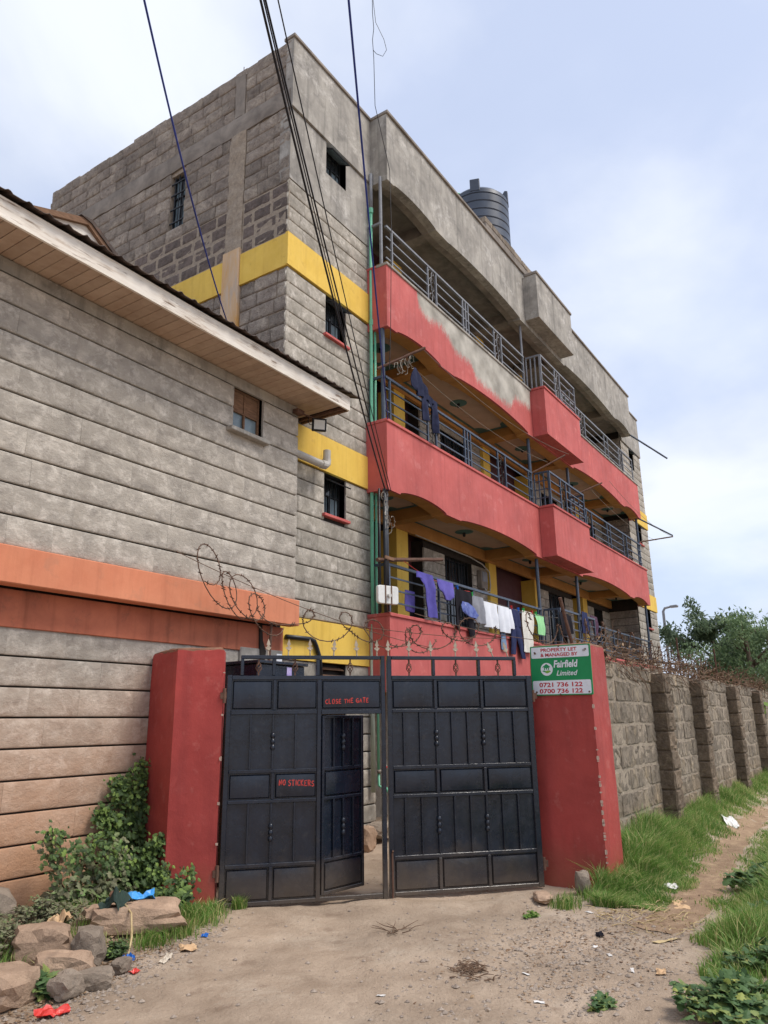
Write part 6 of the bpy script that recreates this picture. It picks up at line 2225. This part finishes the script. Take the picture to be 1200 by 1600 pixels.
def grass_field(name, label, region, n, hfn, seed, lean=0.35, w=0.0045):
    """blades of grass, one object nobody could count"""
    rr = random.Random(seed)
    mb = MB()
    V, F, H = [], [], []
    for k in range(n):
        q = region(rr)
        if q is None:
            continue
        x, y = q
        z = ground_h(x, y) - 0.01
        h = hfn(x, y)*rr.uniform(.55, 1.2)
        if h < 0.02:
            continue
        a = 5.5*noise.noise((x*2.3, y*2.3, 6.0)) + rr.gauss(0, .9)
        l_ = rr.uniform(.1, 1.1)*lean*h*(1 + .9*noise.noise((x*3.1, y*3.1, 8)))
        dx, dy = math.cos(a)*l_, math.sin(a)*l_
        b = rr.uniform(0, 3.14)
        ww = w*rr.uniform(.7, 1.4)
        sx_, sy_ = math.cos(b)*ww, math.sin(b)*ww
        o = len(V)
        V += [(x - sx_, y - sy_, z), (x + sx_, y + sy_, z), (x + dx*.35 - sx_*.8, y + dy*.35 - sy_*.8, z + h*.6), (x + dx*.35 + sx_*.8, y + dy*.35 + sy_*.8, z + h*.6), (x + dx*1.25, y + dy*1.25, z + h*(1 - .25*rr.random()))]
        F += [(o, o + 1, o + 3, o + 2), (o + 2, o + 3, o + 4)]
        hu = min(1, max(0, rr.gauss(.40, .16) + .45*noise.noise((x*1.6, y*1.6, 3))))
        if rr.random() < .2:
            hu = rr.uniform(.8, 1)
        H += [hu, hu]
    mb.v, mb.f, mb.hue = V, F, H
    o = structure(name, mb, 'grass')
    o['kind'] = 'stuff'
    tag(o, label, 'grass')
    return o


def path_y(x):
    for (ax, ay), (bx, by) in zip(PATH[:-1], PATH[1:]):
        if ax <= x <= bx:
            return ay + (by - ay)*(x - ax)/(bx - ax)
    return PATH[0][1] if x < PATH[0][0] else PATH[-1][1]


def reg_left(rr):
    x = 7.2 + 18*rr.random()**1.9
    y = rr.uniform(1.9, 2.86)
    lo = path_y(x) + 0.24 + .22*noise.noise((x*2.6, 3, 1)) - abs(rr.gauss(0, .09))
    if y < lo or (7.86 < x < 8.44 and y > 2.6):
        return None
    if x < 7.9 and y > 2.72 - (7.9 - x)*.25:
        return None
    if rr.random() > .35 + .9*noise.noise((x*2.6, y*2.6, 7)) + .45:
        return None
    return x, y


def h_left(x, y):
    e = sstep(0.0, 0.42, y - path_y(x) - .22)
    return (0.06 + 0.20*e)*(1 + .9*noise.noise((x*2.4, y*2.4, 2)))*(1 if x > 7.9 else .62)


def reg_right(rr):
    x = 5.0 + 22*rr.random()**2.0
    y = rr.uniform(-2.2, 2.0)
    hi = path_y(x) - 0.30 + .2*noise.noise((x*2.0, 8, 1)) + abs(rr.gauss(0, .09))
    if x < 7.0:
        hi = 1.12 + (x - 5.0)*0.22 + .2*noise.noise((x*2.4, 8, 1))
    if y > hi:
        return None
    if x < 6.6 and rr.random() > .62 + 1.1*noise.noise((x*3, y*3, 4)):
        return None
    return x, y


def h_right(x, y):
    e = sstep(0, .5, path_y(x) - .3 - y)
    return (0.06 + .18*e*sstep(5.0, 7.0, x) + .05*e)*(1 + .55*noise.noise((x*1.5, y*1.5, 5)))


grass_field('verge_grass', 'green grass growing at the foot of the boundary wall', reg_left, 95000, h_left, 1, 0.75, 0.0034)
grass_field('lane_grass', 'green grass covering the right side of the lane', reg_right, 230000, h_right, 2, 0.75, 0.0034)


def reg_tuft(rr):
    c = rr.choice(((4.32, 5.02, .14), (4.62, 5.02, .10), (4.95, 5.26, .12), (5.15, 5.22, .10), (3.7, 5.35, .3), (4.9, 5.1, .15), (3.3, 5.3, .3), (3.9, 5.45, .25), (5.5, 5.25, .05), (4.35, 5.9, .3), (7.45, 2.62, .16), (7.05, 2.75, .12)))
    return c[0] + rr.gauss(0, c[2]*.6), c[1] + rr.gauss(0, c[2]*.5)


grass_field('tuft_grass', 'thin grass tufts among the rubble and pillar feet', reg_tuft, 3600, lambda x, y: .13, 3, .6, .003)


def tree(label, base, top, crown, n, mat, seed, size=(.18, .34), name='tree', group='trees beyond the boundary wall', limbs=9):
    """tapered trunk, limbs, and leaf clumps spread through lobes of the crown"""
    rr = random.Random(seed)
    t = thing(name, base, label, 'tree', group)
    b = Vector(base)
    tp = Vector(top)
    tr = MB()
    tr.tube([b, b.lerp(tp, .35) + Vector((.1, -.1, 0)), b.lerp(tp, .7), tp], [.20, .16, .10, .03], 8)
    ends = []
    for k in range(limbs):
        f = rr.uniform(.35, .95)
        p = b.lerp(tp, f)
        a = rr.uniform(0, 6.28)
        L = rr.uniform(.5, 1.0)
        e = p + Vector((math.cos(a)*crown[0]*L, math.sin(a)*crown[1]*L, crown[2]*rr.uniform(.1, .65)))
        tr.tube([p, p.lerp(e, .5) + Vector((0, 0, .12)), e], [.06, .04, .012], 6)
        ends.append(e)
        for q in range(3):
            e2 = e + Vector((rr.gauss(0, .4)*crown[0], rr.gauss(0, .4)*crown[1], rr.uniform(0, .4)*crown[2]))
            tr.tube([p.lerp(e, .6), e2], [.025, .006], 5)
            ends.append(e2)
    ends.append(tp)
    part('trunk', tr, 'bark', t, smooth=True)
    lv = MB()
    cl = []
    for e in ends:
        for q in range(3):
            cl.append((e + Vector((rr.gauss(0, .22), rr.gauss(0, .22), rr.gauss(0, .2))), rr.uniform(.22, .5), rr.gauss(0, .16)))
    for k in range(n):
        c, r_, hu = rr.choice(cl)
        v = Vector((rr.gauss(0, 1), rr.gauss(0, 1), rr.gauss(0, .8))).normalized()*r_*rr.random()**.45
        L = rr.uniform(*size)
        lv.leaf(c + v, (v.x + rr.uniform(-.3, .3), v.y + rr.uniform(-.3, .3), rr.uniform(-.6, .5)), (rr.uniform(-.5, .5), rr.uniform(-.5, .5), 1), L, L*.26, min(1, max(0, .42 + hu + rr.gauss(0, .16))), 0)
    part('crown', lv, mat, t)
    return t


tree('dark green bushy tree just right of the building end', (33, 5.6, 0), (33, 5.7, 4.9), (1.3, 1.3, 1.2), 10500, 'tree_leaf', 3, size=(.11, .22))
tree('darker low tree behind the creeper left of the tall one', (31, 5.9, 0), (31, 5.9, 3.4), (1.2, 1.2, 1.1), 5000, 'tree_leaf', 4, size=(.10, .18))
tree('pale feathery tree at the right picture edge', (30, 4.0, 0), (30, 4.15, 4.7), (1.3, 1.2, 1.2), 8000, 'pale_leaf', 5, size=(.09, .17), limbs=11)
tree('pale low tree between the dark tree and the right picture edge', (36, 5.2, 0), (36, 5.4, 4.4), (1.6, 1.5, 1.2), 6000, 'pale_leaf', 6, size=(.11, .20))


def banana(label, c, n, L, seed):
    rr = random.Random(seed)
    t = thing('banana_plant', c, label, 'plant', 'banana plants')
    st = MB().tube([c, (c[0], c[1], c[2] + L*.6)], [.12, .07], 8)
    part('stem', st, 'bark', t)
    for k in range(n):
        a = 6.28*k/n + rr.uniform(-.3, .3)
        mb = MB()
        m = 10
        for i in range(m + 1):
            f = i/m
            rr_ = L*.75*f
            z = c[2] + L*.55 + L*.55*f - L*.5*f*f*rr.uniform(.9, 1.2)
            w_ = .22*math.sin(math.pi*min(1, f*.93 + .05))**.7
            cx_, cy_ = c[0] + math.cos(a)*rr_, c[1] + math.sin(a)*rr_
            mb.v += [(cx_ - math.sin(a)*w_, cy_ + math.cos(a)*w_, z - .06), (cx_, cy_, z), (cx_ + math.sin(a)*w_, cy_ - math.cos(a)*w_, z - .06)]
        for i in range(m):
            for q in range(2):
                p = i*3 + q
                mb.f.append((p, p + 1, p + 4, p + 3))
                mb.hue.append(rr.uniform(.3, .8))
        part('leaf', mb, 'frond', t)
    return t


banana('banana plant behind the wall at the right picture edge, nearer one', (22.5, 3.7, .6), 7, 2.0, 2)
banana('banana plant behind the wall, left of the nearer one', (24.5, 4.6, .5), 7, 2.1, 5)

# distant street lamp
sl = thing('street_lamp', (45, 10.35, 0), 'tall grey street lamp far behind the building end', 'street lamp')
part('pole', MB().tube([(45, 10.35, 0), (45, 10.35, 7.6), (45.02, 10.25, 7.78), (45.05, 9.9, 7.85)], [.10, .075, .07, .06], 10), 'grey_rail', sl, smooth=True)
part('lamp_head', MB().prism([(9.95, 7.78), (9.95, 7.90), (9.55, 7.92), (9.5, 7.86), (9.55, 7.78)], 'x', 44.9, 45.2), 'grey_rail', sl, bevel=0.02)
